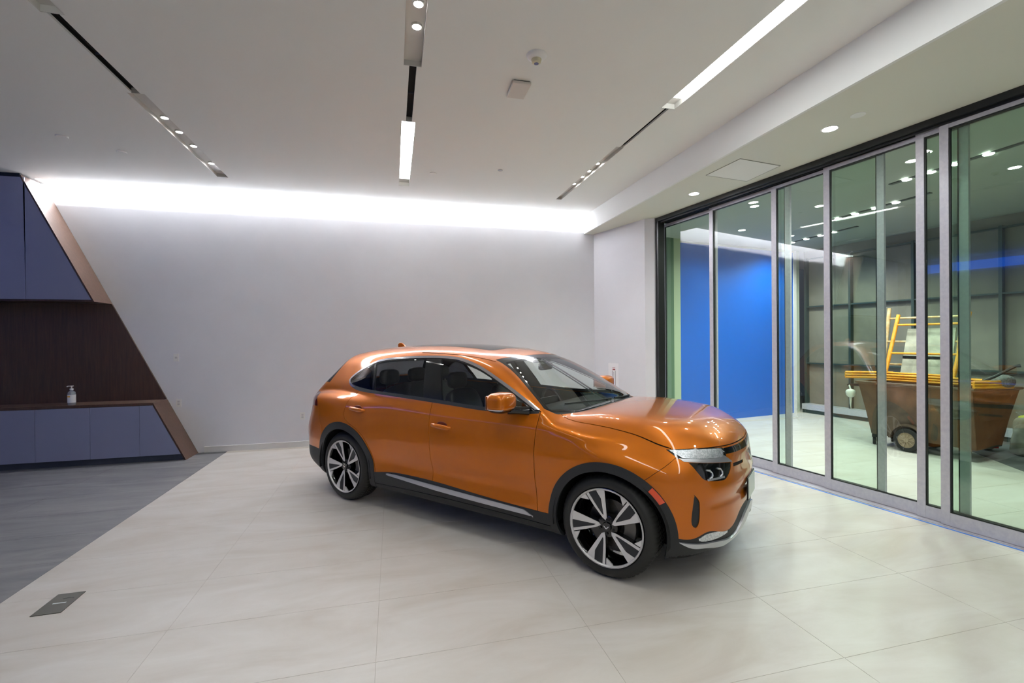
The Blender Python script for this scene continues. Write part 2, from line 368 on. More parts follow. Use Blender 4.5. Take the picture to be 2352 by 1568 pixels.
def downlight(x, y, lab, lit=True, W=0, r_=.062, grp=None):
    r = empty('downlight', (x, y, SOF), 0, lab, 'ceiling light', grp)
    q = MB(); q.lathe([(r_+.012, -.003), (r_+.012, 0), ], M_trim, 28); q.lathe([(r_, -.003), (r_+.012, -.003)], M_trim, 28)
    q.build('trim_ring', M_trim, r, fix=False)
    q = MB(); q.lathe([(.001, -.002), (r_, -.0025)], M_spot if lit else M_ceil, 28); q.build('lens', M_spot if lit else M_ceil, r, fix=False)
    if lit and W: spot_lamp((x, y, SOF-.02), W, .05, 150, 'spot_lamp')
    return r
downlight(3.971, 3.516, 'round downlight in the soffit, nearer the camera', W=W_SPOT)
downlight(3.946, 5.518, 'round downlight in the soffit, nearer the back wall', W=W_SPOT)
downlight(3.95, 1.3, 'round downlight in the soffit beyond the top edge', W=W_SPOT)
downlight(3.967, 3.238, 'blank unlit round cover in the soffit beside a downlight', lit=False, r_=.045)
ap = MB(); ap.prism([(3.667, 4.321), (4.262, 4.395), (4.273, 4.925), (3.637, 4.852)], SOF-.0035, SOF-.0005, M_ceil); tag(ap.build('access_panel', M_ceil), 'flush square access panel in the soffit', 'panel')
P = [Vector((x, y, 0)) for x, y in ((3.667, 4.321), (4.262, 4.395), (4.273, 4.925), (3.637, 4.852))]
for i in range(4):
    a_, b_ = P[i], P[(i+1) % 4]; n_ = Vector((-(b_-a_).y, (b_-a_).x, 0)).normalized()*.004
    q = MB(); q.prism([tuple((a_-n_)[:2]), tuple((b_-n_)[:2]), tuple((b_+n_)[:2]), tuple((a_+n_)[:2])], SOF-.0045, SOF-.0005); o = q.build('gap_shade', mat('gap shade grey', (150, 150, 140), .7)); o.parent = bpy.data.objects['access_panel']  # grey strips paint the thin shadow line around the access panel
# lobby ceiling: black tracks with four lamps each, and round downlights
def track(x, ys, lab):
    y0, y1 = min(ys)-.45, max(ys)+.2
    r = empty('track_light', (x, (y0+y1)/2, SOF), 0, lab, 'ceiling light'); cy = (y0+y1)/2
    q = MB(); q.box(-.03, .03, y0-cy, y1-cy, -.012, 0); q.build('housing', M_mull, r)
    for y in ys:
        s_ = MB(); s_.lathe([(.001, -.0165), (.045, -.0165), (.048, -.012)], M_spot, 18, (0, y-cy, 0)); s_.build('lens', M_spot, r)
        spot_lamp((x, y, SOF-.03), W_LOBBY, .04, 150, 'spot_lamp')
track(6.16, (4.408, 4.145, 3.88, 3.59), 'nearest dark track of four lamps on the ceiling behind the glass')
track(7.06, (6.107, 5.821, 5.499, 5.2), 'middle dark track of four lamps on the ceiling behind the glass')
track(7.91, (7.865, 7.525, 7.208, 6.929), 'farthest dark track of four lamps on the ceiling behind the glass')
for i, (x, y, lb) in enumerate(((6.145, 5.619, 'round downlight behind the glass between the two nearer tracks'), (6.987, 3.827, 'round downlight behind the glass at the right edge of the photo'), (6.13, 7.194, 'round downlight behind the glass above the blue wall'), (7.402, 7.395, 'round downlight behind the glass next to the farthest track'), (5.2, 5.841, 'round downlight close behind the glass above the blue wall'), (5.59, 3.946, 'round downlight close behind the glass, nearer the camera'))):
    downlight(x, y, lb, W=W_LOBBY, r_=.055)
# small ceiling devices
def disc(x, y, r_, lab, name='sprinkler_cover', m=None, drop=.006):
    r = MB(); r.lathe([(.0005, -drop), (r_*.96, -drop), (r_, -drop*.6), (r_, 0)], m or M_ceil, 28)
    o = r.build(name, m or M_ceil, None, loc=(x, y, HC), smooth=True); tag(o, lab, 'cover'); return o
disc(-3.502, 6.207, .055, 'round sprinkler cover on the dark left part of the ceiling, nearer the camera', drop=.012)
disc(-3.107, 6.557, .05, 'round sprinkler cover on the dark left part of the ceiling, nearer the cove', drop=.012)
disc(1.416, 6.138, .035, 'small grey round sprinkler cover right of the middle light', m=mat('grey cover', (120, 120, 122), .5), drop=.004)
disc(.552, 6.454, .045, 'small white round sprinkler cover just right of the middle light')
r = empty('smoke_detector', (1.135, 3.59, HC), 0, 'white domed smoke detector on the ceiling', 'detector')
q = MB(); q.lathe([(.0005, -.03), (.05, -.03), (.075, -.018), (.082, -.006), (.082, 0)], M_trim, 36); q.build('base', M_trim, r, smooth=True)
q = MB(); q.lathe([(.0005, -.062), (.02, -.062), (.035, -.055), (.042, -.03)], mat('detector cream', (205, 200, 170), .5), 30, (0, .01, 0)); q.build('chamber', None, r, smooth=True)
q = MB(); q.lathe([(.0005, -.0645), (.018, -.0645), (.019, -.061)], mat('detector lens blue', (90, 96, 140), .2), 20, (0, .01, 0)); q.build('sensor', None, r)
r = empty('ceiling_speaker', (1.12, 4.09, HC), 0, 'square white box mounted on the ceiling beside the smoke detector', 'device')
q = MB(); q.box(-.082, .082, -.13, .13, -.035, -.008, mat('box cream', (214, 206, 198), .5)); q.build('cover', None, r, bevel=.006)
q = MB(); q.box(-.074, .074, -.12, .12, -.008, 0, M_black); q.build('back_plate', M_black, r)
# blue cove light along the left wall
bl = MB(); bl.box(-7.99, -7.93, -2.5, 7.4, 3.58, 3.82, M_blueled); tag(bl.build('blue_cove_light', M_blueled), 'long blue light line high on the left wall, outside the photo', 'light')

# ------------------------------------------------------------------ floor box, outlets, notice
M_boxm = mat('aged brass', (62, 59, 49), .5, .3)
r = empty('floor_box', (-2.104, 3.654, 0), 0, 'square metal floor outlet box set into the pale tiles', 'floor box')
q = MB(); q.prism([(-.08, .128), (.075, .131), (.080, -.127), (-.077, -.132)], .0002, .004, M_boxm); q.build('lid', M_boxm, r)
q = MB(); q.box(-.036, .036, -.006, .004, .004, .0052, mat('bright slot', (225, 230, 230), .3)); q.build('slot', None, r)
q = MB(); q.tube([(.05, .05, .0045), (.03, .06, .0045), (-.01, .055, .0045)], .002, M_black, 6); q.build('cable_gap', M_black, r)
def outlet(x, z, lab, two=True):
    r = empty('wall_outlet', (x, YW, z), 0, lab, 'outlet')
    q = MB(); q.box(-.036, .036, -.006, 0, -.058, .058); q.build('plate', M_trim, r, bevel=.002)
    for zz in ((-.02, .02) if two else (0,)):
        q = MB(); q.box(-.016, .016, -.009, -.006, zz-.014, zz+.014, mat('socket grey', (205, 203, 205), .4)); q.build('socket', None, r)
outlet(-3.162, 1.453, 'faint white switch plate on the back wall beside the slanted cabinet, the upper one', False)
outlet(-3.135, .77, 'white outlet plate on the back wall just below the switch plate')
outlet(-1.41, .49, 'white outlet plate low on the back wall left of the car')
# notice on the pier
pa, pb = Vector((3.635, YW+.02, 0)), Vector((3.98, 6.86, 0)); pd = (pb-pa).normalized(); pn = Vector((-pd.y, pd.x, 0)); pn = -pn if pn.x > 0 else pn
def pier(t, z, off=.003): return pa+pd*t+pn*off+Vector((0, 0, z))
r = empty('paper_notice', pier(.52, .98), 0, 'white paper notice with red and dark lines taped to the pier', 'notice')
def pq(t0, t1, z0, z1, m, nm, off):
    o = MB(); P0 = r.location
    o.v = [tuple(pier(t, z, of)-P0) for of in (off-.0015, off) for (t, z) in ((t0, z0), (t1, z0), (t1, z1), (t0, z1))]
    o.f = [(0, 3, 2, 1), (4, 5, 6, 7), (0, 1, 5, 4), (1, 2, 6, 5), (2, 3, 7, 6), (3, 0, 4, 7)]; o.m = [o.mi(m)]*6; o.build(nm, m, r)
pq(.40, .66, .72, 1.25, mat('paper', (244, 242, 246), .6), 'sheet', .004)
mr = mat('ink red', (150, 60, 60), .7); mk = mat('ink dark', (90, 74, 70), .7)
pq(.505, .58, 1.165, 1.172, mr, 'header_print', .005); pq(.51, .58, 1.13, 1.15, mr, 'header_print', .005)
for t in (.505, .578): pq(t-.004, t+.004, .76, 1.12, mk, 'line_print', .005)
pq(.538, .544, .78, 1.10, mk, 'line_print', .005)

# ------------------------------------------------------------------ cabinets
YF = 7.644; sl = (-4.77+2.882)/3.92
def xo(z): return -2.882+sl*z
ca = empty('lower_cabinet', (-3.5, YF, 0), 0, 'low lilac grey cabinet run with a slanted walnut end panel', 'cabinet')
Tm = Matrix.Translation((3.5, -YF, 0)); XL = -7.6
q = MB(); q.prism([(XL, .085), (xo(.085)-.03, .085), (xo(.79)-.03, .79), (XL, .79)], YF+.022, YW-.02, M_kick, 'y', Tm); q.build('carcass', M_kick, ca)
q = MB(); q.box(XL, xo(.08)-.02, YF+.05, YF+.09, 0, .084, M=Tm); q.build('kick_board', M_kick, ca)
q = MB(); q.prism([(xo(0)-.022, 0), (xo(0), 0), (xo(.83), .83), (xo(.83)-.022, .83)], YF, YW-.002, M_woodl, 'y', Tm); q.build('side_panel', M_woodl, ca)
q = MB(); q.prism([(XL, .80), (xo(.80)-.022, .80), (xo(.835)-.022, .835), (XL, .835)], YF, YW-.03, M_woodl, 'y', Tm); q.build('countertop', M_woodl, ca)
seams = [-7.5, -6.5, -5.27, -4.652, -4.033, -3.45]
for i in range(len(seams)):
    a0 = seams[i]+.002; 
    if i < len(seams)-1: poly = [(a0, .088), (seams[i+1]-.002, .088), (seams[i+1]-.002, .795), (a0, .795)]
    else: poly = [(a0, .088), (xo(.088)-.026, .088), (xo(.795)-.026, .795), (a0, .795)]
    q = MB(); q.prism(poly, YF+.002, YF+.02, M_cab, 'y', Tm); q.build('door_panel', M_cab, ca, bevel=.001)
cu = empty('upper_cabinet', (-5, YF, 2.26), 0, 'tall lilac grey wall cabinet with a slanted walnut end panel', 'cabinet')
Tm = Matrix.Translation((5, -YF, -2.26))
q = MB(); q.prism([(XL, 2.27), (xo(2.27)-.03, 2.27), (xo(3.9)-.03, 3.9), (XL, 3.9)], YF+.022, YW-.02, M_kick, 'y', Tm); q.build('carcass', M_kick, cu)
q = MB(); q.prism([(xo(2.25)-.022, 2.25), (xo(2.25), 2.25), (xo(3.925), 3.925), (xo(3.925)-.022, 3.925)], YF, YW-.002, M_woodl, 'y', Tm); q.build('side_panel', M_woodl, cu)
q = MB(); q.prism([(XL, 2.25), (xo(2.25)-.022, 2.25), (xo(2.27)-.022, 2.27), (XL, 2.27)], YF, YW-.03, M_wood, 'y', Tm); q.build('bottom_panel', M_wood, cu)
q = MB(); q.box(XL, xo(3.94)-.02, YF+.03, YF+.05, 3.90, HC-.002, M=Tm); q.build('scribe_strip', M_black, cu)
for poly in ([(-7.0, 2.275), (-5.93, 2.275), (-5.93, 3.895), (-7.0, 3.895)], [(-5.926, 2.275), (-4.737, 2.275), (-4.737, 3.895), (-5.926, 3.895)], [(-4.733, 2.275), (xo(2.275)-.026, 2.275), (xo(3.82)-.026, 3.82), (-4.733, 3.82)]):
    q = MB(); q.prism(poly, YF+.002, YF+.02, M_cab, 'y', Tm); q.build('door_panel', M_cab, cu, bevel=.001)
q = MB(); q.prism([(XL, .835), (xo(.835), .835), (xo(2.25), 2.25), (XL, 2.25)], YW-.03, YW-.002, M_wood, 'y'); bp = q.build('back_panel', M_wood); tag(bp, 'dark walnut back panel in the niche between the cabinets', 'panel')
# soap pump bottle
r = empty('pump_bottle', (-4.30, 7.76, .835), 0, 'clear pump bottle with a white and yellow label on the counter', 'bottle')
mg = mat('clear plastic', (190, 196, 210), .15, Transmission_Weight=.5)
q = MB(); q.lathe([(.001, 0), (.040, 0), (.044, .01), (.044, .155), (.038, .178), (.02, .19), (.018, .205)], mg, 32); q.build('bottle_body', mg, r, smooth=True)
q = MB(); q.lathe([(.0448, .03), (.0448, .140)], mat('label white', (226, 228, 236), .5), 32); q.build('label', None, r, fix=False, smooth=True)
q = MB()
for k in range(8):
    t0 = -2.4+.12*k; t1 = t0+.12
    q.quad([(.0452*math.cos(t), .0452*math.sin(t), z) for t, z in ((t0, .105), (t1, .105), (t1, .127), (t0, .127))])
q.build('label_print', mat('label yellow', (226, 178, 88), .5), r, fix=False)
q = MB(); q.lathe([(.001, .203), (.021, .203), (.021, .222), (.008, .226), (.008, .25), (.022, .252), (.022, .262), (.001, .264)], mat('pump white', (215, 216, 220), .35), 24); q.tube([(0, 0, .257), (-.03, -.02, .257), (-.04, -.027, .25)], .006, None, 8); q.build('pump', mat('pump white', (215, 216, 220), .35), r, smooth=True)

# ------------------------------------------------------------------ cart and load behind the glass
M_cart = noise_col(mat('brown plastic', (80, 64, 50), .55), (62, 50, 40), (92, 74, 58), nscale=4)
M_yel = noise_col(mat('yellow orange paint', (232, 158, 30), .45), (222, 140, 20), (238, 172, 50), nscale=8)
M_org = mat('orange paint', (226, 110, 30), .45); M_rub = mat('rubber', (28, 28, 28), .7)
cx0 = Vector(scp(4.0, 8.35)); r = empty('tilt_cart', cx0, 0, 'large brown plastic tilt cart loaded with scaffold parts behind the glass', 'cart')
Mi = Matrix.Translation(-cx0) @ MSC
# tub: bottom rectangle to wider top, open
q = MB(); bt = [(4.60, 7.98), (3.33, 7.98), (3.33, 8.62), (4.60, 8.62)]; tpv = [(4.73, 7.88), (3.33, 7.88), (3.18, 8.70), (4.73, 8.70)]
def ring(P, z, ins=0):
    c_ = (sum(p[0] for p in P)/4, sum(p[1] for p in P)/4); return [tuple(Mi @ Vector((p[0]+(c_[0]-p[0])*ins, p[1]+(c_[1]-p[1])*ins, z))) for p in P]
R_ = [ring(bt, .17), ring([(4.655, 7.93), (3.33, 7.93), (3.27, 8.66), (4.66, 8.66)], .55), ring(tpv, .955), ring([(4.76, 7.85), (3.30, 7.85), (3.15, 8.73), (4.76, 8.73)], .96), ring([(4.76, 7.85), (3.30, 7.85), (3.15, 8.73), (4.76, 8.73)], .992), ring(tpv, .995, .03), ring(bt, .22, .05)]
for g in R_: q.v += g
for k in range(len(R_)-1):
    for i in range(4): j = (i+1) % 4; q.f.append((k*4+i, k*4+j, k*4+4+j, k*4+4+i)); q.m.append(q.mi(M_cart))
q.f += [(0, 3, 2, 1), (24, 25, 26, 27)]; q.m += [0, 0]
q.build('tub', M_cart, r, bevel=.012)
q = MB()
for k in range(17):
    a = math.pi*k/16; 
    if k: q.prism([(4.09+.235*math.cos(p), .17+.235*math.sin(p)) for p in (a-math.pi/16, a)]+[(4.09+.205*math.cos(p), .17+.205*math.sin(p)) for p in (a, a-math.pi/16)], 7.90, 7.985, M_cart, 'y', Mi)
q.build('wheel_arch', M_cart, r)
for c_ in (7.93, 8.60):
    q = MB(); q.lathe([(.11, -.03), (.16, -.03), (.17, -.015), (.17, .015), (.16, .03), (.11, .03)], M_rub, 28, (0, 0, 0), 'y', closed=True); o = q.build('wheel', M_rub, r, smooth=True)
    o.location = Mi @ Vector((4.09, c_, .17)); o.rotation_euler = (0, 0, math.atan2(CS.y, CS.x)-math.pi/2)
    q = MB(); q.lathe([(.001, -.035), (.03, -.035), (.035, -.022), (.105, -.018), (.112, -.03), (.112, .03), (.105, .02), (.001, .02)], mat('wheel hub tan', (150, 132, 108), .5), 28, axis='y')
    for k in range(10):
        a = k*math.pi/5; q.tube([(.035*math.cos(a), -.026, .035*math.sin(a)), (.1*math.cos(a), -.024, .1*math.sin(a))], .006, None, 5)
    q.build('hub', mat('wheel hub tan', (150, 132, 108), .5), o, smooth=True)
for (s_, c_) in ((4.60, 8.06), (4.60, 8.52), (3.55, 8.3)):
    q = MB(); q.lathe([(.02, -.02), (.055, -.02), (.06, 0), (.055, .02), (.02, .02)], M_rub, 20, (0, 0, 0), 'y', closed=True)
    q.box(-.025, .025, -.03, .03, .05, .115, M_black); q.box(-.02, .02, -.03, -.024, -.01, .07, M_steel)
    o = q.build('caster', M_rub, r); o.location = Mi @ Vector((s_, c_, .061)); o.rotation_euler = (0, 0, .7)
def scobj(name, cat, lab, s, c, z, mk, group=None):
    r = empty(name, scp(s, c, z), 0, lab, cat, group); mk(r, Matrix.Translation(-Vector(scp(s, c, z))) @ MSC); return r
def frame_mk(cols, sL, sR, c0, c1, z0, z1, zt, rungs, m):
    def mk(r, Mi):
        V = lambda s, z: tuple(Mi @ Vector((s, c0+(c1-c0)*(z-z0)/(z1-z0), z)))
        dL = .02
        for s0_, s1_ in ((sL, sL+dL), (sR, sR-dL)):
            q = MB(); q.tube([V(s0_, z0), V(s1_, zt)], .027, m, 10); q.build('leg', m, r, smooth=True)
        for zz in rungs:
            q = MB(); q.tube([V(sL, zz), V(sR, zz)], .016, m, 8); q.build('rung', m, r, smooth=True)
    return mk
scobj('scaffold', 'scaffold', 'orange scaffold frame leaning in the cart, the nearer one', 4.1, 8.2, .975, frame_mk(0, 4.50, 3.66, 8.12, 8.5, .99, 1.9, 2.02, (1.12, 1.42, 1.86), M_yel))
scobj('scaffold', 'scaffold', 'paler worn scaffold frame leaning behind the orange one', 4.1, 8.55, .975, frame_mk(0, 4.68, 3.76, 8.42, 8.62, .99, 2.0, 2.14, (1.24, 1.6, 1.97), noise_col(mat('worn cream paint', (206, 176, 120), .6), (196, 150, 90), (220, 200, 160), nscale=12)))
def board_mk(r, Mi):
    q = MB(); q.v = [tuple(Mi @ Vector(p)) for p in ((4.42, 8.36, .99), (3.78, 8.36, .99), (3.80, 8.56, 1.80), (4.40, 8.56, 1.80), (4.42, 8.39, .99), (3.78, 8.39, .99), (3.80, 8.59, 1.80), (4.40, 8.59, 1.80))]
    q.f = [(0, 1, 2, 3), (7, 6, 5, 4), (0, 4, 5, 1), (1, 5, 6, 2), (2, 6, 7, 3), (3, 7, 4, 0)]; q.m = [q.mi(None)]*6
    q.build('sheet', noise_col(mat('wrapped board', (176, 172, 158), .4), (160, 158, 146), (196, 192, 178), nscale=6), r)
    q = MB(); q.box(4.41, 3.79, 8.44, 8.445, 1.34, 1.38, M=Mi); q.build('band', M_black, r)
scobj('wrapped_board', 'board', 'pale wrapped board standing behind the scaffold rungs', 4.1, 8.45, .99, board_mk)
def beam_mk(s0, s1, c0, c1, z0, h, n=3, m=M_yel):
    def mk(r, Mi):
        for k in range(n):
            q = MB(); dz = h*k/max(1, n-1)
            q.tube([tuple(Mi @ Vector((s0, c0, z0+dz))), tuple(Mi @ Vector((s1, c1, z0+dz)))], .018, m, 8); q.build('rail', m, r, smooth=True)
        for k in range(7):
            t = k/6; s_ = s0+(s1-s0)*t; c_ = c0+(c1-c0)*t
            q = MB(); q.tube([tuple(Mi @ Vector((s_, c_, z0))), tuple(Mi @ Vector((s_, c_, z0+h)))], .010, m, 6); q.build('brace', m, r)
    return mk
scobj('scaffold_brace', 'scaffold', 'yellow scaffold rails lying along the top of the cart', 4.0, 8.1, .99, beam_mk(4.52, 3.34, 8.05, 8.15, 1.02, .07))
scobj('scaffold_brace', 'scaffold', 'yellow scaffold end frame sticking out over the left end of the cart', 4.8, 8.0, .99, beam_mk(4.97, 4.52, 7.96, 8.40, 1.03, .08))
scobj('scaffold_brace', 'scaffold', 'yellow scaffold end frame resting on the right corner of the cart', 3.2, 8.0, .99, beam_mk(3.31, 3.12, 7.86, 8.35, 1.01, .07))
def bar_mk(r, Mi):
    q = MB(); q.tube([tuple(Mi @ Vector(p)) for p in ((3.36, 8.02, 1.04), (3.2, 8.1, 1.15), (3.04, 8.2, 1.29), (3.0, 8.22, 1.30))], [.018, .018, .018, .024], M_black, 8); q.build('shaft', M_black, r, smooth=True)
    V, Fc = superell(0, 0, 0, .12, .12, .09, .9, 20, 12); q = MB(); add_raw(q, [tuple(Mi @ Vector((3.2+v[0], 8.3+v[1], 1.08+v[2]))) for v in V], Fc); q.build('mop_head', noise_col(mat('grey mop', (96, 100, 100), .9), (70, 74, 74), (130, 130, 128), nscale=60), r, smooth=True)
scobj('mop', 'mop', 'mop with a dark handle lying over the right end of the cart', 3.25, 8.1, 1.0, bar_mk)
def handle_mk(r, Mi):
    q = MB(); q.tube([tuple(Mi @ Vector(p)) for p in ((4.74, 8.0, .91), (4.95, 8.0, .90), (4.95, 8.5, .90), (4.74, 8.5, .91))], .016, M_black, 8); q.build('grip', M_black, r, smooth=True)
scobj('push_handle', 'handle', 'dark metal push handle at the left end of the cart', 4.8, 8.2, .9, handle_mk)
def pbag_mk(r, Mi):
    q = MB(); V, Fc = superell(0, 0, 0, .07, .06, .07, .9, 18, 10)
    add_raw(q, [tuple(Mi @ Vector((4.9+v[0]*(1+.25*math.sin(9*v[2])), 7.98+v[1], .77+v[2]))) for v in V], Fc); q.tube([tuple(Mi @ Vector(p)) for p in ((4.9, 7.98, .70), (4.905, 7.98, .6), (4.895, 7.98, .52))], [.02, .012, .006], None, 8); q.tube([tuple(Mi @ Vector(p)) for p in ((4.9, 7.98, .82), (4.93, 7.99, .9))], .012, None, 8)
    q.build('bag', mat('white plastic film', (220, 222, 215), .4), r, smooth=True)
scobj('plastic_bag', 'bag', 'small white plastic bag hanging from the cart handle', 4.9, 7.98, .5, pbag_mk)
random.seed(3)
for i, (s_, c_, hh, col, lb) in enumerate(((3.73, 9.15, .42, (196, 190, 176), 'white sack with a red label on the floor right of the cart'), (3.42, 9.42, .5, (150, 146, 128), 'grey sack with a yellow top leaning behind the red labelled one'), (3.3, 9.1, .44, (170, 166, 150), 'pale crumpled sack at the right edge of the photo'))):
    r = empty('sack', scp(s_, c_, 0), 0, lb, 'sack')
    V, Fc = superell(0, 0, hh/2, .13, .10, hh/2, .55, 22, 16); V = [(v[0]*(1+.12*math.sin(11*v[2]+3*v[1]*9))+.25*(v[2]) * (.4 if i else .5), v[1]*(1+.1*math.cos(13*v[2])), v[2]) for v in V]
    q = MB(); add_raw(q, V, Fc); o = q.build('body', noise_col(mat('sack', col, .7), tuple(int(x*.8) for x in col), col, nscale=9), r, smooth=True)
    o.rotation_euler = (0, 0, -.6)
    if i == 0:
        q = MB(); q.box(-.1, .1, -.108, -.098, .04, .30, M=Matrix.Shear('XZ', 4, (0, 0))); o = q.build('label_patch', mat('sack red', (206, 40, 30), .6), r); o.rotation_euler = (0, 0, -.6); o.location = (0.0, -.012, 0)
    if i == 1:
        V, Fc = superell(.1, 0, hh-.02, .12, .08, .04, .8, 16, 8); q = MB(); add_raw(q, V, Fc); q.build('tied_top', mat('sack yellow', (186, 186, 60), .6), r, smooth=True)
# ================================================================== THE CAR
CAR_O = Vector((1.15046, 4.73357, 0)); CAR_RZ = math.radians(-48.696)
car = empty('car', CAR_O, CAR_RZ, 'glossy orange crossover car with two tone alloy wheels parked on the pale tiles', 'car')
# paint and trim
M_paint = mat('orange metallic paint', (198, 106, 0), .36, .45, Coat_Weight=1.0, Coat_Roughness=.03, Coat_IOR=1.4, Specular_IOR_Level=.2)
def _flakes():
    nt = M_paint.node_tree; b = nt.nodes['Principled BSDF']; tc = nt.nodes.new('ShaderNodeTexCoord')
    v = nt.nodes.new('ShaderNodeTexVoronoi'); v.inputs['Scale'].default_value = 900
    nt.links.new(tc.outputs['Object'], v.inputs['Vector'])
    bp = nt.nodes.new('ShaderNodeBump'); bp.inputs['Strength'].default_value = .04; bp.inputs['Distance'].default_value = .001
    nt.links.new(v.outputs['Distance'], bp.inputs['Height']); nt.links.new(bp.outputs[0], b.inputs['Normal'])
_flakes()
M_clad = mat('black cladding plastic', (34, 36, 38), .55)
M_gloss = mat('gloss black', (9, 10, 11), .08, Coat_Weight=.5)
M_chrome = mat('chrome', (214, 214, 220), .14, 1.0)
M_satin = mat('satin silver trim', (196, 198, 204), .32, .8)
M_wsg = glass('windscreen glass', (.84, .92, .89), .05)
M_sidg = glass('side glass', (.90, .93, .91), .05)
M_privg = glass('privacy glass', (.12, .13, .15), .05)
M_quart = glass('quarter glass', (.05, .055, .07), .05)
M_inter = mat('interior dark', (9, 9, 11), .7); M_seat = mat('seat leather', (10, 10, 12), .55)
M_tail = mat('tail lamp red', (110, 12, 14), .12, Coat_Weight=1.0)
M_drl = noise_col(mat('crystal lamp', (205, 210, 216), .16, .6, Coat_Weight=1.0), (168, 174, 182), (236, 240, 244), (1, 1, 1), nscale=90, bump=.18, bumpscale=260)
M_amber = mat('amber reflector', (240, 74, 0), .25, Coat_Weight=1.0)
M_tyre = mat('tyre rubber', (36, 36, 34), .6)
M_mach = mat('machined alloy', (226, 224, 223), .34, .5); M_insert = mat('dark grey spoke insert', (40, 42, 45), .5)

def spl(xs,ys):
    xs=np.array(xs,float);ys=np.array(ys,float);n=len(xs);h=np.diff(xs)
    A=np.zeros((n,n));b=np.zeros(n);A[0,0]=A[-1,-1]=1
    for i in range(1,n-1):
        A[i,i-1]=h[i-1];A[i,i]=2*(h[i-1]+h[i]);A[i,i+1]=h[i]
        b[i]=6*((ys[i+1]-ys[i])/h[i]-(ys[i]-ys[i-1])/h[i-1])
    M=np.linalg.solve(A,b)
    def f(x):
        x=np.asarray(x,float);xc=np.clip(x,xs[0],xs[-1]);i=np.clip(np.searchsorted(xs,xc)-1,0,n-2)
        t0=xs[i+1]-xc;t1=xc-xs[i];hh=h[i]
        r=M[i]*t0**3/(6*hh)+M[i+1]*t1**3/(6*hh)+(ys[i]/hh-M[i]*hh/6)*t0+(ys[i+1]/hh-M[i+1]*hh/6)*t1
        s0=(ys[1]-ys[0])/h[0]-h[0]*(2*M[0]+M[1])/6; s1=(ys[-1]-ys[-2])/h[-1]+h[-1]*(2*M[-1]+M[-2])/6
        return r+np.where(x<xs[0],(x-xs[0])*s0,0)+np.where(x>xs[-1],(x-xs[-1])*s1,0)
    return f
def smin(a,b,k):
    h=np.maximum(k-np.abs(a-b),0)/k
    return np.minimum(a,b)-h*h*h*k/6
def smax(a,b,k): return -smin(-a,-b,k)
def sst(x,a,b):
    t=np.clip((x-a)/(b-a),0,1);return t*t*t*(t*(6*t-15)+10)
W_=spl([-2.6,-2.3,-2.0,-1.5,-1.0,0,.6,1.1,1.5,1.85,2.1,2.3],[.80,.875,.915,.945,.94,.94,.937,.94,.945,.925,.90,.87])
P_=spl([.18,.27,.36,.46,.58,.70,.80,.88,.96,1.04,1.12,1.2],[-.085,-.035,-.022,-.030,-.018,-.004,.0,-.002,-.014,-.038,-.072,-.115])
ZT_=spl([-2.6,-2.4,-2.25,-2.0,-1.5,-.5,.5,.9,1.1,1.35,1.6,1.8,1.95,2.08,2.17,2.24,2.3],[.90,1.02,1.07,1.12,1.15,1.135,1.10,1.095,1.108,1.128,1.125,1.105,1.08,1.038,.985,.90,.78])
CR_=spl([-.2,0,.2,.4,.55,.65,.73,.80,.90,1.0,1.1],[.003,0,.003,.009,.020,.038,.072,.120,.20,.31,.45])
CC_=spl([.4,.7,.9,1.05,1.2,1.35,1.55,1.9,2.2],[.10,.15,.24,.37,.54,.74,.97,1.2,1.3])
CM_=spl([-.2,0,.5,.7,.8,.88,.93,1.0,1.1],[0,0,.0,.004,.018,.05,.085,.16,.30])
X0_=spl([.15,.22,.30,.42,.60,.75,.85,.92,.98,1.05,1.2],[2.12,2.19,2.235,2.25,2.25,2.25,2.245,2.235,2.19,2.10,1.9])
D_=spl([-.2,0,.2,.4,.5,.6,.7,.75,.8,.85,.9,.95,1.02],[.01,0,.01,.038,.066,.107,.163,.20,.25,.32,.42,.56,.80])
DS_=spl([.2,.7,.8,.87,.92,1.0,1.1],[1.0,1.0,1.1,1.4,1.7,1.9,2.0])
XR_=spl([.18,.25,.33,.42,.55,.68,.80,.95,1.08,1.15,1.2],[-2.10,-2.24,-2.40,-2.46,-2.47,-2.475,-2.44,-2.385,-2.35,-2.28,-2.18])
DR_=spl([-.2,0,.4,.6,.75,.85,.92,1.0],[.005,0,.03,.075,.14,.24,.38,.62])
YG_=spl([1.0,1.12,1.2,1.3,1.4,1.5,1.6,1.7],[.905,.868,.838,.787,.733,.674,.60,.51])
YX_=spl([-2.4,-2.0,-1.5,-1.0,-.3,.4,1.0],[-.17,-.105,-.04,-.005,0,0,-.005])
ZR_=spl([-2.3,-2.0,-1.8,-1.55,-1.2,-.8,-.4,0,.34,.7],[1.42,1.515,1.56,1.60,1.625,1.638,1.632,1.602,1.545,1.43])
CRR_=spl([-.2,0,.3,.5,.6,.7,.8],[.006,0,.012,.04,.068,.11,.17])
XW_=spl([1.0,1.10,1.25,1.4,1.53,1.65],[1.30,1.145,.89,.61,.345,.09])
XG_=spl([1.0,1.1,1.2,1.33,1.45,1.52,1.6],[-2.44,-2.34,-2.22,-2.06,-1.93,-1.87,-1.83])
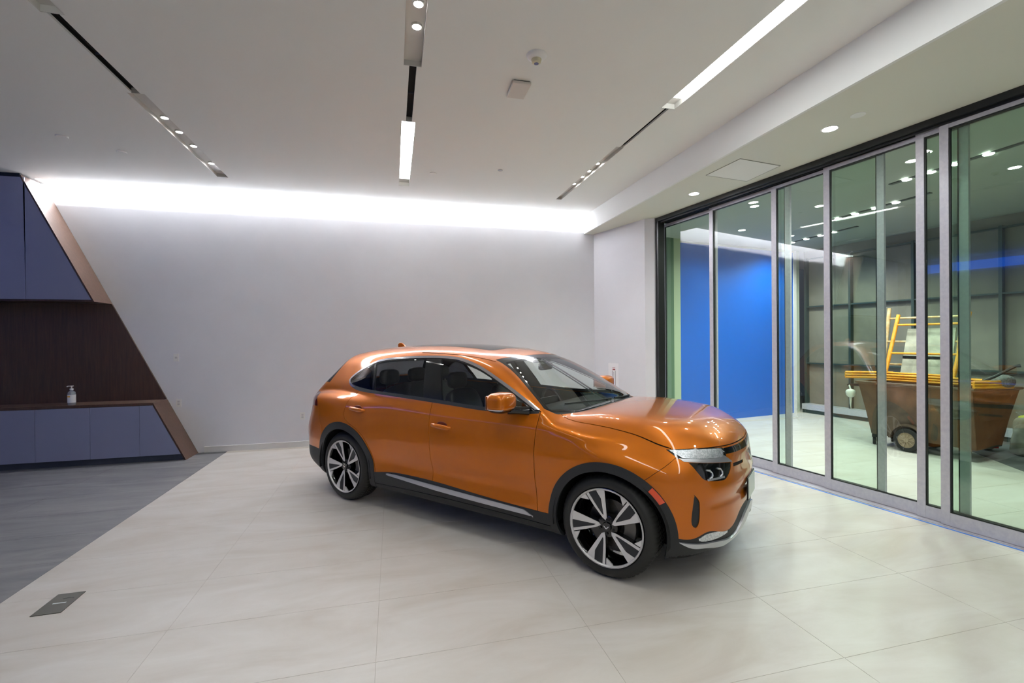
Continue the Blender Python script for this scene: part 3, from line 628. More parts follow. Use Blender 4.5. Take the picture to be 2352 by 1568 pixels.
def F(x,y,z):
    x,y,z=np.broadcast_arrays(x,y,z) if False else (np.asarray(x,float),np.asarray(y,float),np.asarray(z,float))
    a=np.sqrt(y*y+1e-5)
    ys=W_(x)+P_(z)
    # rear haunch and wheel bulges
    ys=ys+.018*np.exp(-((x+1.45)/.45)**2)*np.exp(-((z-.93)/.13)**2)
    for xc in (1.475,-1.475):
        ys=ys+.016*(sst(np.abs(x-xc),.85,.35))*sst(z,.25,.5)*sst(z,.98,.78)
    # door scoop
    ys=ys-.014*np.exp(-((z-.50)/.08)**2)*sst(np.abs(x),1.15,.7)
    fs=(a-ys)*.95
    m=sst(x,.5,1.3)
    zt=ZT_(x)-(CM_(a)*(1-m)+CR_(a)*CC_(x)*m)
    ft=(z-zt)*.93
    ff=(x-(X0_(z)-D_(a)*DS_(z)))*.85
    ff=ff-.013*np.exp(-((z-.655)/.055)**2)*sst(a,.78,.60)+.006*np.exp(-((z-.56)/.03)**2)*sst(a,.76,.60)
    fr=((XR_(z)+DR_(a))-x)*.9
    zb=.205+.02*sst(x,1.9,2.2)+.10*sst(x,-1.95,-2.5)
    fb=zb-z
    L=smax(fs,ft,.07);L=smax(L,ff,.09);L=smax(L,fr,.10);L=smax(L,fb,.05)
    yg=YG_(z)+YX_(x)
    gs=(a-yg)*.88
    gt=(z-(ZR_(x)-CRR_(a)))*.97
    gw=(x-(XW_(z)-.17*a*a-.10*a**4))*.5
    gr=((XG_(z)+.22*a*a)-x)*.6
    G=smax(gs,gt,.10);G=smax(G,gw,.05);G=smax(G,gr,.05);G=smax(G,1.0-z,.03)
    return smin(L,G,.035)
def grad(x,y,z,e=1e-4):
    return np.stack([(F(x+e,y,z)-F(x-e,y,z)),(F(x,y+e,z)-F(x,y-e,z)),(F(x,y,z+e)-F(x,y,z-e))],-1)/(2*e)


# ---- surface nets on the implicit body
HG = .0165
gx = np.arange(-2.58, 2.40, HG); gy = np.arange(-1.06, 1.0601, HG)+HG*.0; gz = np.arange(.15, 1.72, HG)
FV = F(gx[:, None, None], gy[None, :, None], gz[None, None, :]) + np.zeros((len(gx), len(gy), len(gz)))
S = FV < 0
cnt = np.zeros(tuple(n-1 for n in S.shape), int); acc = np.zeros(cnt.shape+(3,)); num = np.zeros(cnt.shape)
for dx in (0, 1):
    for dy in (0, 1):
        for dz in (0, 1): cnt += S[dx:dx+cnt.shape[0], dy:dy+cnt.shape[1], dz:dz+cnt.shape[2]]
act = (cnt > 0) & (cnt < 8)
I = np.argwhere(act); idx = -np.ones(act.shape, int); idx[act] = np.arange(len(I))
pos = np.zeros((len(I), 3)); nn = np.zeros(len(I))
cor = [(a, b_, c) for a in (0, 1) for b_ in (0, 1) for c in (0, 1)]
for p in cor:
    for ax in range(3):
        if p[ax] == 0:
            q_ = list(p); q_[ax] = 1
            f0 = FV[I[:, 0]+p[0], I[:, 1]+p[1], I[:, 2]+p[2]]; f1 = FV[I[:, 0]+q_[0], I[:, 1]+q_[1], I[:, 2]+q_[2]]
            cr_ = (f0 < 0) != (f1 < 0); t = np.where(cr_, f0/np.where(cr_, f0-f1, 1), 0)
            P = np.tile(np.array(p, float), (len(I), 1)); P[:, ax] = t
            pos += P*cr_[:, None]; nn += cr_
pos = (pos/nn[:, None]+I)*HG+np.array([gx[0], gy[0], gz[0]])
quads = []
for ax in range(3):
    a1, a2 = [(1, 2), (2, 0), (0, 1)][ax]
    sl0 = [slice(None)]*3; sl1 = [slice(None)]*3; sl0[ax] = slice(0, -1); sl1[ax] = slice(1, None)
    A = S[tuple(sl0)]; B_ = S[tuple(sl1)]; E_ = np.argwhere(A != B_)
    E_ = E_[(E_[:, a1] > 0) & (E_[:, a2] > 0) & (E_[:, a1] < S.shape[a1]-1) & (E_[:, a2] < S.shape[a2]-1)]
    ins = A[tuple(E_.T)]
    def cell(d1, d2):
        c = E_.copy(); c[:, a1] -= d1; c[:, a2] -= d2; return idx[tuple(c.T)]
    qd = np.stack([cell(1, 1), cell(0, 1), cell(0, 0), cell(1, 0)], 1)
    qd[~ins] = qd[~ins][:, ::-1]; quads.append(qd)
quads = np.concatenate(quads)
def project(P, it=4):
    for _ in range(it):
        f = F(P[:, 0], P[:, 1], P[:, 2]); g = grad(P[:, 0], P[:, 1], P[:, 2])
        st = (f/np.maximum((g*g).sum(1), 1e-3))[:, None]*g
        L_ = np.linalg.norm(st, axis=1, keepdims=True); P = P-st*np.minimum(1, .01/np.maximum(L_, 1e-9))
    return P
V = project(pos, 5)
TR = np.concatenate([quads[:, [0, 1, 2]], quads[:, [0, 2, 3]]])
LB = np.zeros(len(TR), int); NAMES = ['body_shell']
def lid(n):
    if n not in NAMES: NAMES.append(n)
    return NAMES.index(n)
def cen(): return V[TR].mean(1)
def split(field, sel):
    """cut selected triangles along field == 0"""
    global V, TR, LB
    g = np.zeros(len(V)); us = np.unique(TR[sel]); g[us] = field(V[us]); g = np.where(np.abs(g) < 4e-4, 0, g)
    tg = g[TR]; mixed = sel & (tg.min(1) < 0) & (tg.max(1) > 0)
    if not mixed.any(): return
    # neighbours sharing the cut edges must be cut too: operate on every triangle touching a cut edge
    T = TR[mixed]
    def ek(a, b): return np.minimum(a, b)*np.int64(10**8)+np.maximum(a, b)
    ed = np.concatenate([ek(T[:, i], T[:, (i+1) % 3]) for i in range(3)]); ea = np.concatenate([T[:, i] for i in range(3)]); eb = np.concatenate([T[:, (i+1) % 3] for i in range(3)])
    cut = (g[ea]*g[eb]) < 0; uk, ui = np.unique(ed[cut], return_index=True); a = ea[cut][ui]; b = eb[cut][ui]
    t = g[a]/(g[a]-g[b]); NV = V[a]+(V[b]-V[a])*t[:, None]; base = len(V); V = np.concatenate([V, NV])
    allk = np.stack([ek(TR[:, i], TR[:, (i+1) % 3]) for i in range(3)], 1)
    p = np.searchsorted(uk, allk); p = np.clip(p, 0, len(uk)-1); hitm = uk[p] == allk; MID = np.where(hitm, base+p, -1)
    nc = hitm.sum(1); keep = nc == 0; newT = [TR[keep]]; newL = [LB[keep]]
    for i in range(3):           # one cut edge i
        m = (nc == 1) & hitm[:, i]
        if m.any():
            A, B2, C2, Mx = TR[m, i], TR[m, (i+1) % 3], TR[m, (i+2) % 3], MID[m, i]
            newT += [np.stack([A, Mx, C2], 1), np.stack([Mx, B2, C2], 1)]; newL += [LB[m]]*2
        m = (nc == 2) & ~hitm[:, i]   # edges i+1 and i+2 cut, the apex is vertex i+2
        if m.any():
            A, B2, C2 = TR[m, i], TR[m, (i+1) % 3], TR[m, (i+2) % 3]; M1, M2 = MID[m, (i+1) % 3], MID[m, (i+2) % 3]
            newT += [np.stack([M1, C2, M2], 1), np.stack([A, B2, M1], 1), np.stack([A, M1, M2], 1)]; newL += [LB[m]]*3
    m = nc == 3
    if m.any():
        A, B2, C2 = TR[m].T; M0, M1, M2 = MID[m].T
        newT += [np.stack(x, 1) for x in ((A, M0, M2), (M0, B2, M1), (M2, M1, C2), (M0, M1, M2))]; newL += [LB[m]]*4
    TR = np.concatenate(newT); LB = np.concatenate(newL)
def region(name, fields, where, frm=('body_shell',)):
    fr_ = [lid(n) for n in frm]
    for fd_ in fields:
        C_ = cen(); split(fd_, np.isin(LB, fr_) & where(C_))
    C_ = cen(); m = np.isin(LB, fr_) & where(C_)
    for fd_ in fields:
        ii = np.nonzero(m)[0]; m[ii] = fd_(C_[ii]) < 0
    LB[m] = lid(name)
def cr_curve(pts, closed=True, n=6, sharp=()):
    """Catmull-Rom through pts; indices in sharp stay corners"""
    P = [np.array(p, float) for p in pts]; N = len(P); out = []
    for i in range(N if closed else N-1):
        p1, p2 = P[i], P[(i+1) % N]; p0 = P[i-1] if (closed or i) else p1; p3 = P[(i+2) % N] if (closed or i+2 < N) else p2
        if i in sharp: p0 = p1
        if (i+1) % N in sharp: p3 = p2
        for k in range(n):
            t = k/n; out.append(.5*((2*p1)+(-p0+p2)*t+(2*p0-5*p1+4*p2-p3)*t*t+(-p0+3*p1-3*p2+p3)*t**3))
    if not closed: out.append(P[-1])
    return np.array(out)
def sdpoly(Q, poly):
    d = np.full(len(Q), 1e9); ins = np.zeros(len(Q), bool); n = len(poly)
    for i in range(n):
        a = poly[i]; b = poly[(i+1) % n]; e = b-a; w_ = Q-a; L2 = e@e
        if L2 < 1e-12: continue
        t = np.clip((w_@e)/L2, 0, 1); dd = w_-t[:, None]*e; d = np.minimum(d, (dd*dd).sum(1))
        c = ((a[1] > Q[:, 1]) != (b[1] > Q[:, 1])) & (Q[:, 0] < (b[0]-a[0])*(Q[:, 1]-a[1])/(b[1]-a[1]+1e-12)+a[0]); ins ^= c
    d = np.sqrt(d); return np.where(ins, -d, d)
XZ = lambda P: P[:, [0, 2]]
AZ = lambda P: np.stack([np.abs(P[:, 1]), P[:, 2]], 1)
XA = lambda P: np.stack([P[:, 0], np.abs(P[:, 1])], 1)
def pf(poly, proj, off=0.): 
    poly = np.array(poly, float); return lambda P: sdpoly(proj(P), poly)-off
def neg(f): return lambda P: -f(P)
side = lambda C_: (np.abs(C_[:, 1]) > .5)
GAP = .0032
def gapline(f, where, frm, w_=GAP):
    region('shut_line', [lambda P: f(P)-w_, lambda P: -f(P)-w_], where, frm)

# windows: outline of the whole side glass area in side view
dlo = cr_curve([(-1.575, 1.245), (-1.545, 1.305), (-1.38, 1.405), (-1.166, 1.482), (-.82, 1.516), (-.427, 1.529), (-.18, 1.523), (-.05, 1.508), (.14, 1.463), (.309, 1.405), (.563, 1.296), (.737, 1.214), (.90, 1.133), (.905, 1.105), (.70, 1.088), (.358, 1.087), (-.105, 1.108), (-.632, 1.130), (-.959, 1.142), (-1.316, 1.155), (-1.49, 1.19)], True, 6, (12, 13))
upw = lambda C_: side(C_) & (C_[:, 2] > 1.03) & (C_[:, 2] < 1.56)
dz = spl([-1.6, -1.3, -.96, -.1, .36, .7, .93], [1.20, 1.160, 1.142, 1.108, 1.087, 1.086, 1.09])
region('pillar_trim', [pf(dlo, XZ)], upw)
upline = lambda P: (dz(P[:, 0])+.040)-P[:, 2]
region('window_chrome', [lambda P: -(sdpoly(XZ(P), dlo)+.021), lambda P: np.where(P[:, 0] < -1.30, -(P[:, 2]-1.19-(P[:, 0]+1.60)*.0), upline(P))*1.0], upw, ('pillar_trim',))
ins_ = lambda d: (lambda P: sdpoly(XZ(P), dlo)+d)
bel = lambda P: (dz(P[:, 0])+.030)-P[:, 2]
region('front_window', [ins_(.030), bel, lambda P: (-.105-(P[:, 2]-1.12)*.52)-P[:, 0], lambda P: P[:, 0]-.735], upw, ('pillar_trim',))
region('rear_window', [ins_(.030), bel, lambda P: P[:, 0]-(-.345-(P[:, 2]-1.12)*.40), lambda P: (-1.075-(P[:, 2]-1.17)*.52)-P[:, 0]], upw, ('pillar_trim',))
region('quarter_window', [ins_(.030), bel, lambda P: P[:, 0]-(-1.105-(P[:, 2]-1.17)*.52)], upw, ('pillar_trim',))
region('belt_trim', [lambda P: P[:, 2]-(dz(P[:, 0])+.030)], upw, ('pillar_trim',))
# windscreen
wsp = cr_curve([(-.01, 1.532), (.3, 1.526), (.50, 1.512), (.575, 1.500), (.640, 1.400), (.735, 1.268), (.812, 1.145), (.86, 1.06), (.5, 1.0), (-.01, 1.0)], True, 5, (0, 3, 6, 7, 8, 9))
xcow = spl([0, .35, .60, .74, .80, .82, .95], [1.185, 1.172, 1.117, 1.034, .972, .915, .80])
fr_ws = lambda C_: (C_[:, 0] > .15) & (C_[:, 0] < 1.30) & (C_[:, 2] > 1.04)
cowl = lambda P: P[:, 0]-xcow(np.abs(P[:, 1]))
region('windscreen_frit', [pf(wsp, AZ), cowl], fr_ws)
region('windscreen', [lambda P: sdpoly(AZ(P), wsp)+.028, lambda P: cowl(P)+.055], fr_ws, ('windscreen_frit',))
region('cowl_panel', [lambda P: -(cowl(P)+.030)], fr_ws, ('windscreen_frit',))
# rear glass
rgp = cr_curve([(-.01, 1.485), (.50, 1.475), (.60, 1.455), (.70, 1.26), (.66, 1.215), (-.01, 1.20)], True, 5, (0, 5))
region('rear_glass', [lambda P: P[:, 0]-(-1.80-(1.462-P[:, 2])*.74), lambda P: 1.212-P[:, 2], lambda P: P[:, 2]-1.472], lambda C_: (C_[:, 0] < -1.6) & (C_[:, 2] > 1.18) & (C_[:, 2] < 1.51))
# glass roof
grp = [(-1.05, -.01), (-1.05, .33), (-1.02, .36), (.04, .36), (.072, .33), (.072, -.01)]
region('roof_glass', [pf(grp, XA)], lambda C_: C_[:, 2] > 1.45)
gapline(lambda P: np.abs(P[:, 1])-(.605+.0*(P[:, 0])), lambda C_: (C_[:, 2] > 1.40) & (C_[:, 0] < .30) & (C_[:, 0] > -.62), ('body_shell',), .005)
# wheel arches
FC, RC, WZ = (1.483, .358), (-1.462, .358), .36
wh = lambda C_: (C_[:, 2] < .95) & (np.abs(C_[:, 1]) > .6)
for (cx_, cz_), ro in ((FC, .466), (RC, .478)):
    rf_ = lambda P, cx_=cx_, cz_=cz_: np.hypot(P[:, 0]-cx_, P[:, 2]-cz_)
    region('wheel_arch_trim', [lambda P: rf_(P)-ro], wh)
    region('_hole', [lambda P: rf_(P)-.402], wh, ('wheel_arch_trim',))
ang = lambda P: np.degrees(np.arctan2(P[:, 2]-FC[1], P[:, 0]-FC[0]))
region('side_marker', [lambda P: np.hypot(P[:, 0]-FC[0], P[:, 2]-FC[1])-.462, lambda P: .425-np.hypot(P[:, 0]-FC[0], P[:, 2]-FC[1]), lambda P: (32-ang(P))*.007, lambda P: (ang(P)-46.5)*.007], lambda C_: (C_[:, 0] > 1.5) & wh(C_), ('wheel_arch_trim',))
# rocker cladding and lower bumpers
zr = spl([-1.1, -1.006, -.80, -.59, -.17, .34, .90, 1.06], [.37, .374, .400, .412, .410, .384, .366, .366])
mid = lambda C_: (np.abs(C_[:, 0]) < 1.2) & (C_[:, 2] < .5)
region('rocker_cladding', [lambda P: P[:, 2]-zr(P[:, 0])], mid)
zfl = spl([-.2, 0, .145, .30, .40, .46, .60, .70, .78, .86, .95], [.47, .47, .462, .43, .375, .357, .375, .387, .357, .368, .375])
region('front_lower_trim', [lambda P: P[:, 2]-zfl(np.abs(P[:, 1]))], lambda C_: (C_[:, 0] > 1.6) & (C_[:, 2] < .55))
zrl = spl([-2.6, -2.3, -2.1, -1.9], [.42, .48, .495, .485])
region('rear_lower_trim', [lambda P: P[:, 2]-zrl(P[:, 0])], lambda C_: (C_[:, 0] < -1.6) & (C_[:, 2] < .6))
region('underbody', [], lambda C_: (C_[:, 2] < .235) & (np.abs(C_[:, 1]) < .84), ('rocker_cladding', 'front_lower_trim', 'rear_lower_trim', 'body_shell', 'wheel_arch_trim'))
gapline(lambda P: P[:, 2]-spl([-1.0, -.17, 1.02], [.262, .284, .270])(P[:, 0]), mid, ('rocker_cladding',), .003)
strip = cr_curve([(-.80, .374), (-.70, .391), (-.16, .379), (.795, .353), (.868, .322), (.84, .317), (.34, .325), (-.16, .339), (-.62, .362)], True, 4, (2, 3, 4, 7))
region('side_sill_strip', [pf(strip, XZ)], mid, ('rocker_cladding',))
# front trim
zlo = spl([-.2, 0, .1, .3, .465, .60, .704, .80, .84], [.37, .37, .33, .252, .246, .268, .288, .312, .345])
zup = spl([-.2, 0, .1, .20, .35, .52, .60, .72, .807, .84], [.43, .43, .41, .385, .302, .298, .310, .320, .335, .345])
nf = lambda C_: (C_[:, 0] > 1.90) & (C_[:, 2] < .6)
region('fog_lamp', [pf(cr_curve([(.742, .350), (.69, .377), (.60, .374), (.521, .366), (.487, .348), (.52, .335), (.621, .326), (.709, .330)], True, 4), AZ)], nf, ('front_lower_trim',))
region('bumper_chrome', [lambda P: P[:, 2]-zup(np.abs(P[:, 1])), lambda P: zlo(np.abs(P[:, 1]))-P[:, 2], lambda P: np.abs(P[:, 1])-.835], nf, ('front_lower_trim',))
# finer triangles under the lamps so their outlines cut cleanly
def refine(where, fields):
    global V
    for fd_ in fields: split(fd_, where(cen()))
    V = project(V, 2)
refine(lambda C_: (C_[:, 0] > 1.78) & (C_[:, 2] > .69) & (C_[:, 2] < .94), [(lambda P, c=c: P[:, 2]-c) for c in np.arange(.7032, .94, .0095)]+[(lambda P, c=c: np.abs(P[:, 1])-c) for c in np.arange(.3931, .79, .0125)]+[(lambda P, c=c: P[:, 0]-c) for c in np.arange(1.8431, 2.05, .0125)])
refine(lambda C_: (C_[:, 0] > 1.88) & (C_[:, 2] > .23) & (C_[:, 2] < .47), [(lambda P, c=c: P[:, 2]-c) for c in np.arange(.2432, .46, .0115)])
lam = lambda C_: (C_[:, 0] > 1.80) & (C_[:, 2] > .6)
region('light_bar', [pf([(.47, .911), (.10, .903), (-.01, .902), (-.01, .852), (.117, .856), (.476, .872)], AZ)], lam)
region('day_lamp', [pf(cr_curve([(.765, .923), (.62, .920), (.48, .911), (.462, .895), (.485, .868), (.53, .858), (.65, .865), (.75, .876)], True, 4, (0, 7)), AZ)], lam)
region('lamp_bezel', [pf([(.772, .926), (.60, .926), (.455, .916), (.452, .862), (.50, .848), (.66, .856), (.772, .872)], AZ)], lam)
region('lamp_fin', [pf([(.768, .874), (.66, .863), (.53, .856), (.48, .868), (.40, .812), (.70, .846), (.762, .855)], AZ)], lam, ('body_shell', 'lamp_bezel'))
region('headlamp', [pf(cr_curve([(.745, .850), (.42, .811), (.44, .765), (.50, .722), (.56, .712), (.69, .733), (.73, .78)], True, 4, (0, 1)), AZ)], lam)
region('air_slit', [pf([(.39, .800), (.18, .786), (.18, .764), (.395, .776)], AZ)], lam)
region('air_curtain', [pf(cr_curve([(.768, .648), (.745, .610), (.738, .57), (.742, .476), (.757, .432), (.778, .440), (.786, .49)], True, 4, (0,)), AZ)], lambda C_: (C_[:, 0] > 1.9) & (C_[:, 2] < .7) & (C_[:, 2] > .4))
# hood
hs = cr_curve([(1.034, .742), (1.10, .772), (1.173, .789), (1.25, .792), (1.40, .787), (1.55, .785), (1.71, .786), (1.80, .775), (1.876, .752)], False, 5)
shx = spl(hs[::3, 0], hs[::3, 1])
HOODZ = lambda P: (.924-.010*np.clip(1-np.abs(P[:, 1])/.5, 0, 1))-P[:, 2]
hw = lambda C_: (C_[:, 0] > .9) & (C_[:, 2] > .85)
sidef = lambda P: np.abs(P[:, 1])-np.where(P[:, 0] < 1.88, shx(np.minimum(P[:, 0], 1.9)), .9)
region('hood', [lambda P: sidef(P)+GAP, lambda P: HOODZ(P)+GAP, lambda P: -(cowl(P)-.004)], hw)
region('shut_line', [lambda P: sidef(P)-GAP, lambda P: HOODZ(P)-GAP, lambda P: -cowl(P)], hw)
# doors
ARC = lambda cx_, ro: (lambda P: ro-np.hypot(P[:, 0]-cx_, P[:, 2]-.358))
blo = lambda C_: side(C_) & (C_[:, 2] > .3) & (C_[:, 2] < 1.30)
fdoor = cr_curve([(.912, 1.12), (.906, 1.0), (.903, .8), (.903, .50), (.925, .30), (-.20, .30), (-.205, .6), (-.215, .9), (-.235, 1.14)], True, 3, (0, 4, 5, 8))
rdoor = cr_curve([(-.235, 1.14), (-.215, .9), (-.205, .6), (-.20, .30), (-.96, .30), (-.97, .40), (-1.03, .60), (-1.16, .76), (-1.33, .84), (-1.405, .90), (-1.415, 1.02), (-1.375, 1.10), (-1.30, 1.17)], True, 4, (0, 3, 4, 12))
region('front_door', [pf(fdoor, XZ, -GAP*.7)], blo); region('rear_door', [pf(rdoor, XZ, -GAP*.7)], blo)
region('shut_line', [pf(fdoor, XZ, GAP)], blo); region('shut_line', [pf(rdoor, XZ, GAP)], blo)
# fender, bumper
seam = spl([1.70, 1.771, 1.804, 1.873, 1.93], [.70, .75, .777, .832, .89])
fen = lambda C_: (C_[:, 0] > .85) & (C_[:, 0] < 1.95) & (C_[:, 2] > .33) & (np.abs(C_[:, 1]) > .7)
bum = lambda P: P[:, 2]-seam(P[:, 0])
region('shut_line', [lambda P: bum(P)-.0022, lambda P: -bum(P)-.0022], lambda C_: fen(C_) & (C_[:, 0] > 1.70))
region('front_fender', [lambda P: np.where(P[:, 0] < 1.70, -1., -bum(P))], fen)
region('front_bumper', [], lambda C_: (C_[:, 0] > 1.6) & (C_[:, 2] < .95))
# rear
tlp = cr_curve([(-2.6, 1.10), (-2.08, 1.095), (-2.02, 1.05), (-1.965, .985), (-2.02, .958), (-2.6, .95)], True, 4, (0, 5))
region('tail_lamp', [pf(tlp, XZ)], lambda C_: (C_[:, 0] < -1.9) & (C_[:, 2] > .9))
rs = lambda P: P[:, 0]-spl([.48, .7, .95, 1.1], [-1.87, -1.84, -1.93, -2.0])(P[:, 2])
region('shut_line', [lambda P: rs(P)-.002, lambda P: -rs(P)-.002], lambda C_: (C_[:, 0] < -1.7) & side(C_) & (C_[:, 2] > .48) & (C_[:, 2] < .97))
region('rear_bumper', [rs], lambda C_: (C_[:, 0] < -1.7) & (C_[:, 2] < .93))

V = project(V, 2); NRM = grad(V[:, 0], V[:, 1], V[:, 2]); NRM /= np.linalg.norm(NRM, axis=1, keepdims=True)
def make(name, lab, sgn, m, off=0., skirt=.006, keep=None, label=None):
    sel = LB == lid(lab); C_ = cen()
    if sgn: sel &= (C_[:, 1]*sgn > 0)
    if keep is not None: sel &= keep(C_)
    T = TR[sel]
    if not len(T): print('EMPTY PART', name, lab, sgn); return None
    u, inv = np.unique(T, return_inverse=True); T = inv.reshape(-1, 3); P = V[u]; N = NRM[u]; P = P+N*off
    # drop degenerate
    ar = np.linalg.norm(np.cross(P[T[:, 1]]-P[T[:, 0]], P[T[:, 2]]-P[T[:, 0]]), axis=1); T = T[ar > 1e-10]
    faces = T.tolist(); ln = N[T.reshape(-1)].tolist(); n0 = len(P)
    if skirt:
        e = np.concatenate([T[:, [0, 1]], T[:, [1, 2]], T[:, [2, 0]]]); k = np.minimum(e[:, 0], e[:, 1])*10**7+np.maximum(e[:, 0], e[:, 1])
        uk, ix, ct = np.unique(k, return_index=True, return_counts=True); be = e[ix[ct == 1]]
        bv, binv = np.unique(be, return_inverse=True); be2 = binv.reshape(-1, 2)
        P2 = P[bv]; P3 = P[bv]-N[bv]*skirt; P = np.concatenate([P, P2, P3]); nb = len(bv)
        for (a, b2) in be2.tolist():
            faces.append([n0+b2, n0+a, n0+nb+a, n0+nb+b2]); ln += [[0, 0, 0]]*4
    me = bpy.data.meshes.new(name); me.from_pydata(P.tolist(), [], faces); me.materials.append(m)
    me.polygons.foreach_set('use_smooth', [True]*len(faces)); me.update()
    me.normals_split_custom_set(ln)
    o = bpy.data.objects.new(name, me); COL.objects.link(o); o.parent = car
    if label: o['label'] = label
    return o
for nm, m, off, sk, two in (
    ('body_shell', M_paint, 0, .006, 0), ('hood', M_paint, 0, .012, 0), ('front_door', M_paint, 0, .010, 1), ('rear_door', M_paint, 0, .010, 1),
    ('front_fender', M_paint, 0, .010, 1), ('front_bumper', M_paint, 0, .010, 0), ('rear_bumper', M_paint, 0, .010, 0),
    ('pillar_trim', M_gloss, -.001, .004, 1), ('belt_trim', M_clad, .001, .006, 1), ('window_chrome', M_chrome, .003, .006, 1), ('front_window', M_sidg, -.002, 0, 1), ('rear_window', M_sidg, -.002, 0, 1), ('quarter_window', M_quart, -.002, 0, 1),
    ('windscreen_frit', M_gloss, -.001, .003, 0), ('windscreen', M_wsg, -.001, 0, 0), ('cowl_panel', M_clad, -.004, .004, 0), ('rear_glass', M_privg, 0, .004, 0), ('roof_glass', M_gloss, .001, .004, 0),
    ('wheel_arch_trim', M_clad, .007, .022, 0), ('side_marker', M_amber, .009, .01, 1), ('rocker_cladding', M_clad, .004, .02, 1), ('front_lower_trim', M_clad, 0, .02, 0), ('rear_lower_trim', M_clad, .002, .02, 0),
    ('underbody', M_void, 0, 0, 0), ('side_sill_strip', M_satin, .012, .014, 1), ('bumper_chrome', M_satin, .014, .016, 0), ('fog_lamp', M_drl, .004, .008, 1),
    ('light_bar', M_gloss, 0, .006, 0), ('day_lamp', M_drl, .001, .008, 1), ('lamp_bezel', M_gloss, 0, .006, 1), ('lamp_fin', M_satin, .003, .006, 1), ('headlamp', M_gloss, -.002, .006, 1), ('air_slit', M_void, -.004, 0, 1), ('air_curtain', M_clad, -.006, 0, 1),
    ('tail_lamp', M_tail, .001, .006, 1)):
    lb = {'body_shell': None, 'window_chrome': 'chrome strip around the side windows', 'side_marker': 'orange side reflector', 'side_sill_strip': 'silver strip on the black sill', 'bumper_chrome': 'silver blade along the bottom of the front bumper'}.get(nm)
    if nm == 'wheel_arch_trim':
        for sx in (1, -1):
            for sy in (-1, 1): make(nm, nm, sy, m, off, sk, lambda C_, sx=sx: C_[:, 0]*sx > 0)
    elif two:
        for sy in (-1, 1): make(nm, nm, sy, m, off, sk, None, lb)
    else: make(nm, nm, 0, m, off, sk, None, lb)
make('shut_line', 'shut_line', 0, M_void, -.006, 0)['kind'] = 'stuff'
# dark lining on the inside of pillars, roof and doors
sv = LB.copy(); LB[np.isin(LB, [lid(n) for n in ('body_shell', 'front_door', 'rear_door', 'pillar_trim', 'windscreen_frit', 'rear_bumper')]) & (cen()[:, 0] < 1.15) & (cen()[:, 2] > .45)] = lid('_lining')
make('interior_lining', '_lining', 0, M_inter, -.022, 0); LB = sv

# ---- wheel housings
def part(mb, name, m, par=None, smooth=True, loc=None, bevel=0, rot=None, fix=True, angle=40):
    o = mb.build(name, m, par or car, smooth, bevel, fix, loc, angle)
    if rot: o.rotation_euler = rot
    return o
for xw, xc_ in ((1.475, FC[0]), (-1.475, RC[0])):
    for sy in (-1, 1):
        q = MB(); n = 26; R0 = .425
        pr = [(R0*math.cos(math.radians(a)), R0*math.sin(math.radians(a))) for a in np.linspace(-8, 188, n)]
        b0 = 0; ya, yb_ = sy*.935, sy*.60
        for (px, pz) in pr: q.v += [(xc_+px, ya, .358+pz), (xc_+px, yb_, .358+pz)]
        for i in range(n-1): q.f.append((2*i, 2*i+1, 2*i+3, 2*i+2)); q.m.append(q.mi(None))
        q.v.append((xc_, yb_, .358)); c0_ = len(q.v)-1
        for i in range(n-1): q.f.append((2*i+1, c0_, 2*i+3)); q.m.append(0)
        part(q, 'wheel_well', M_void)
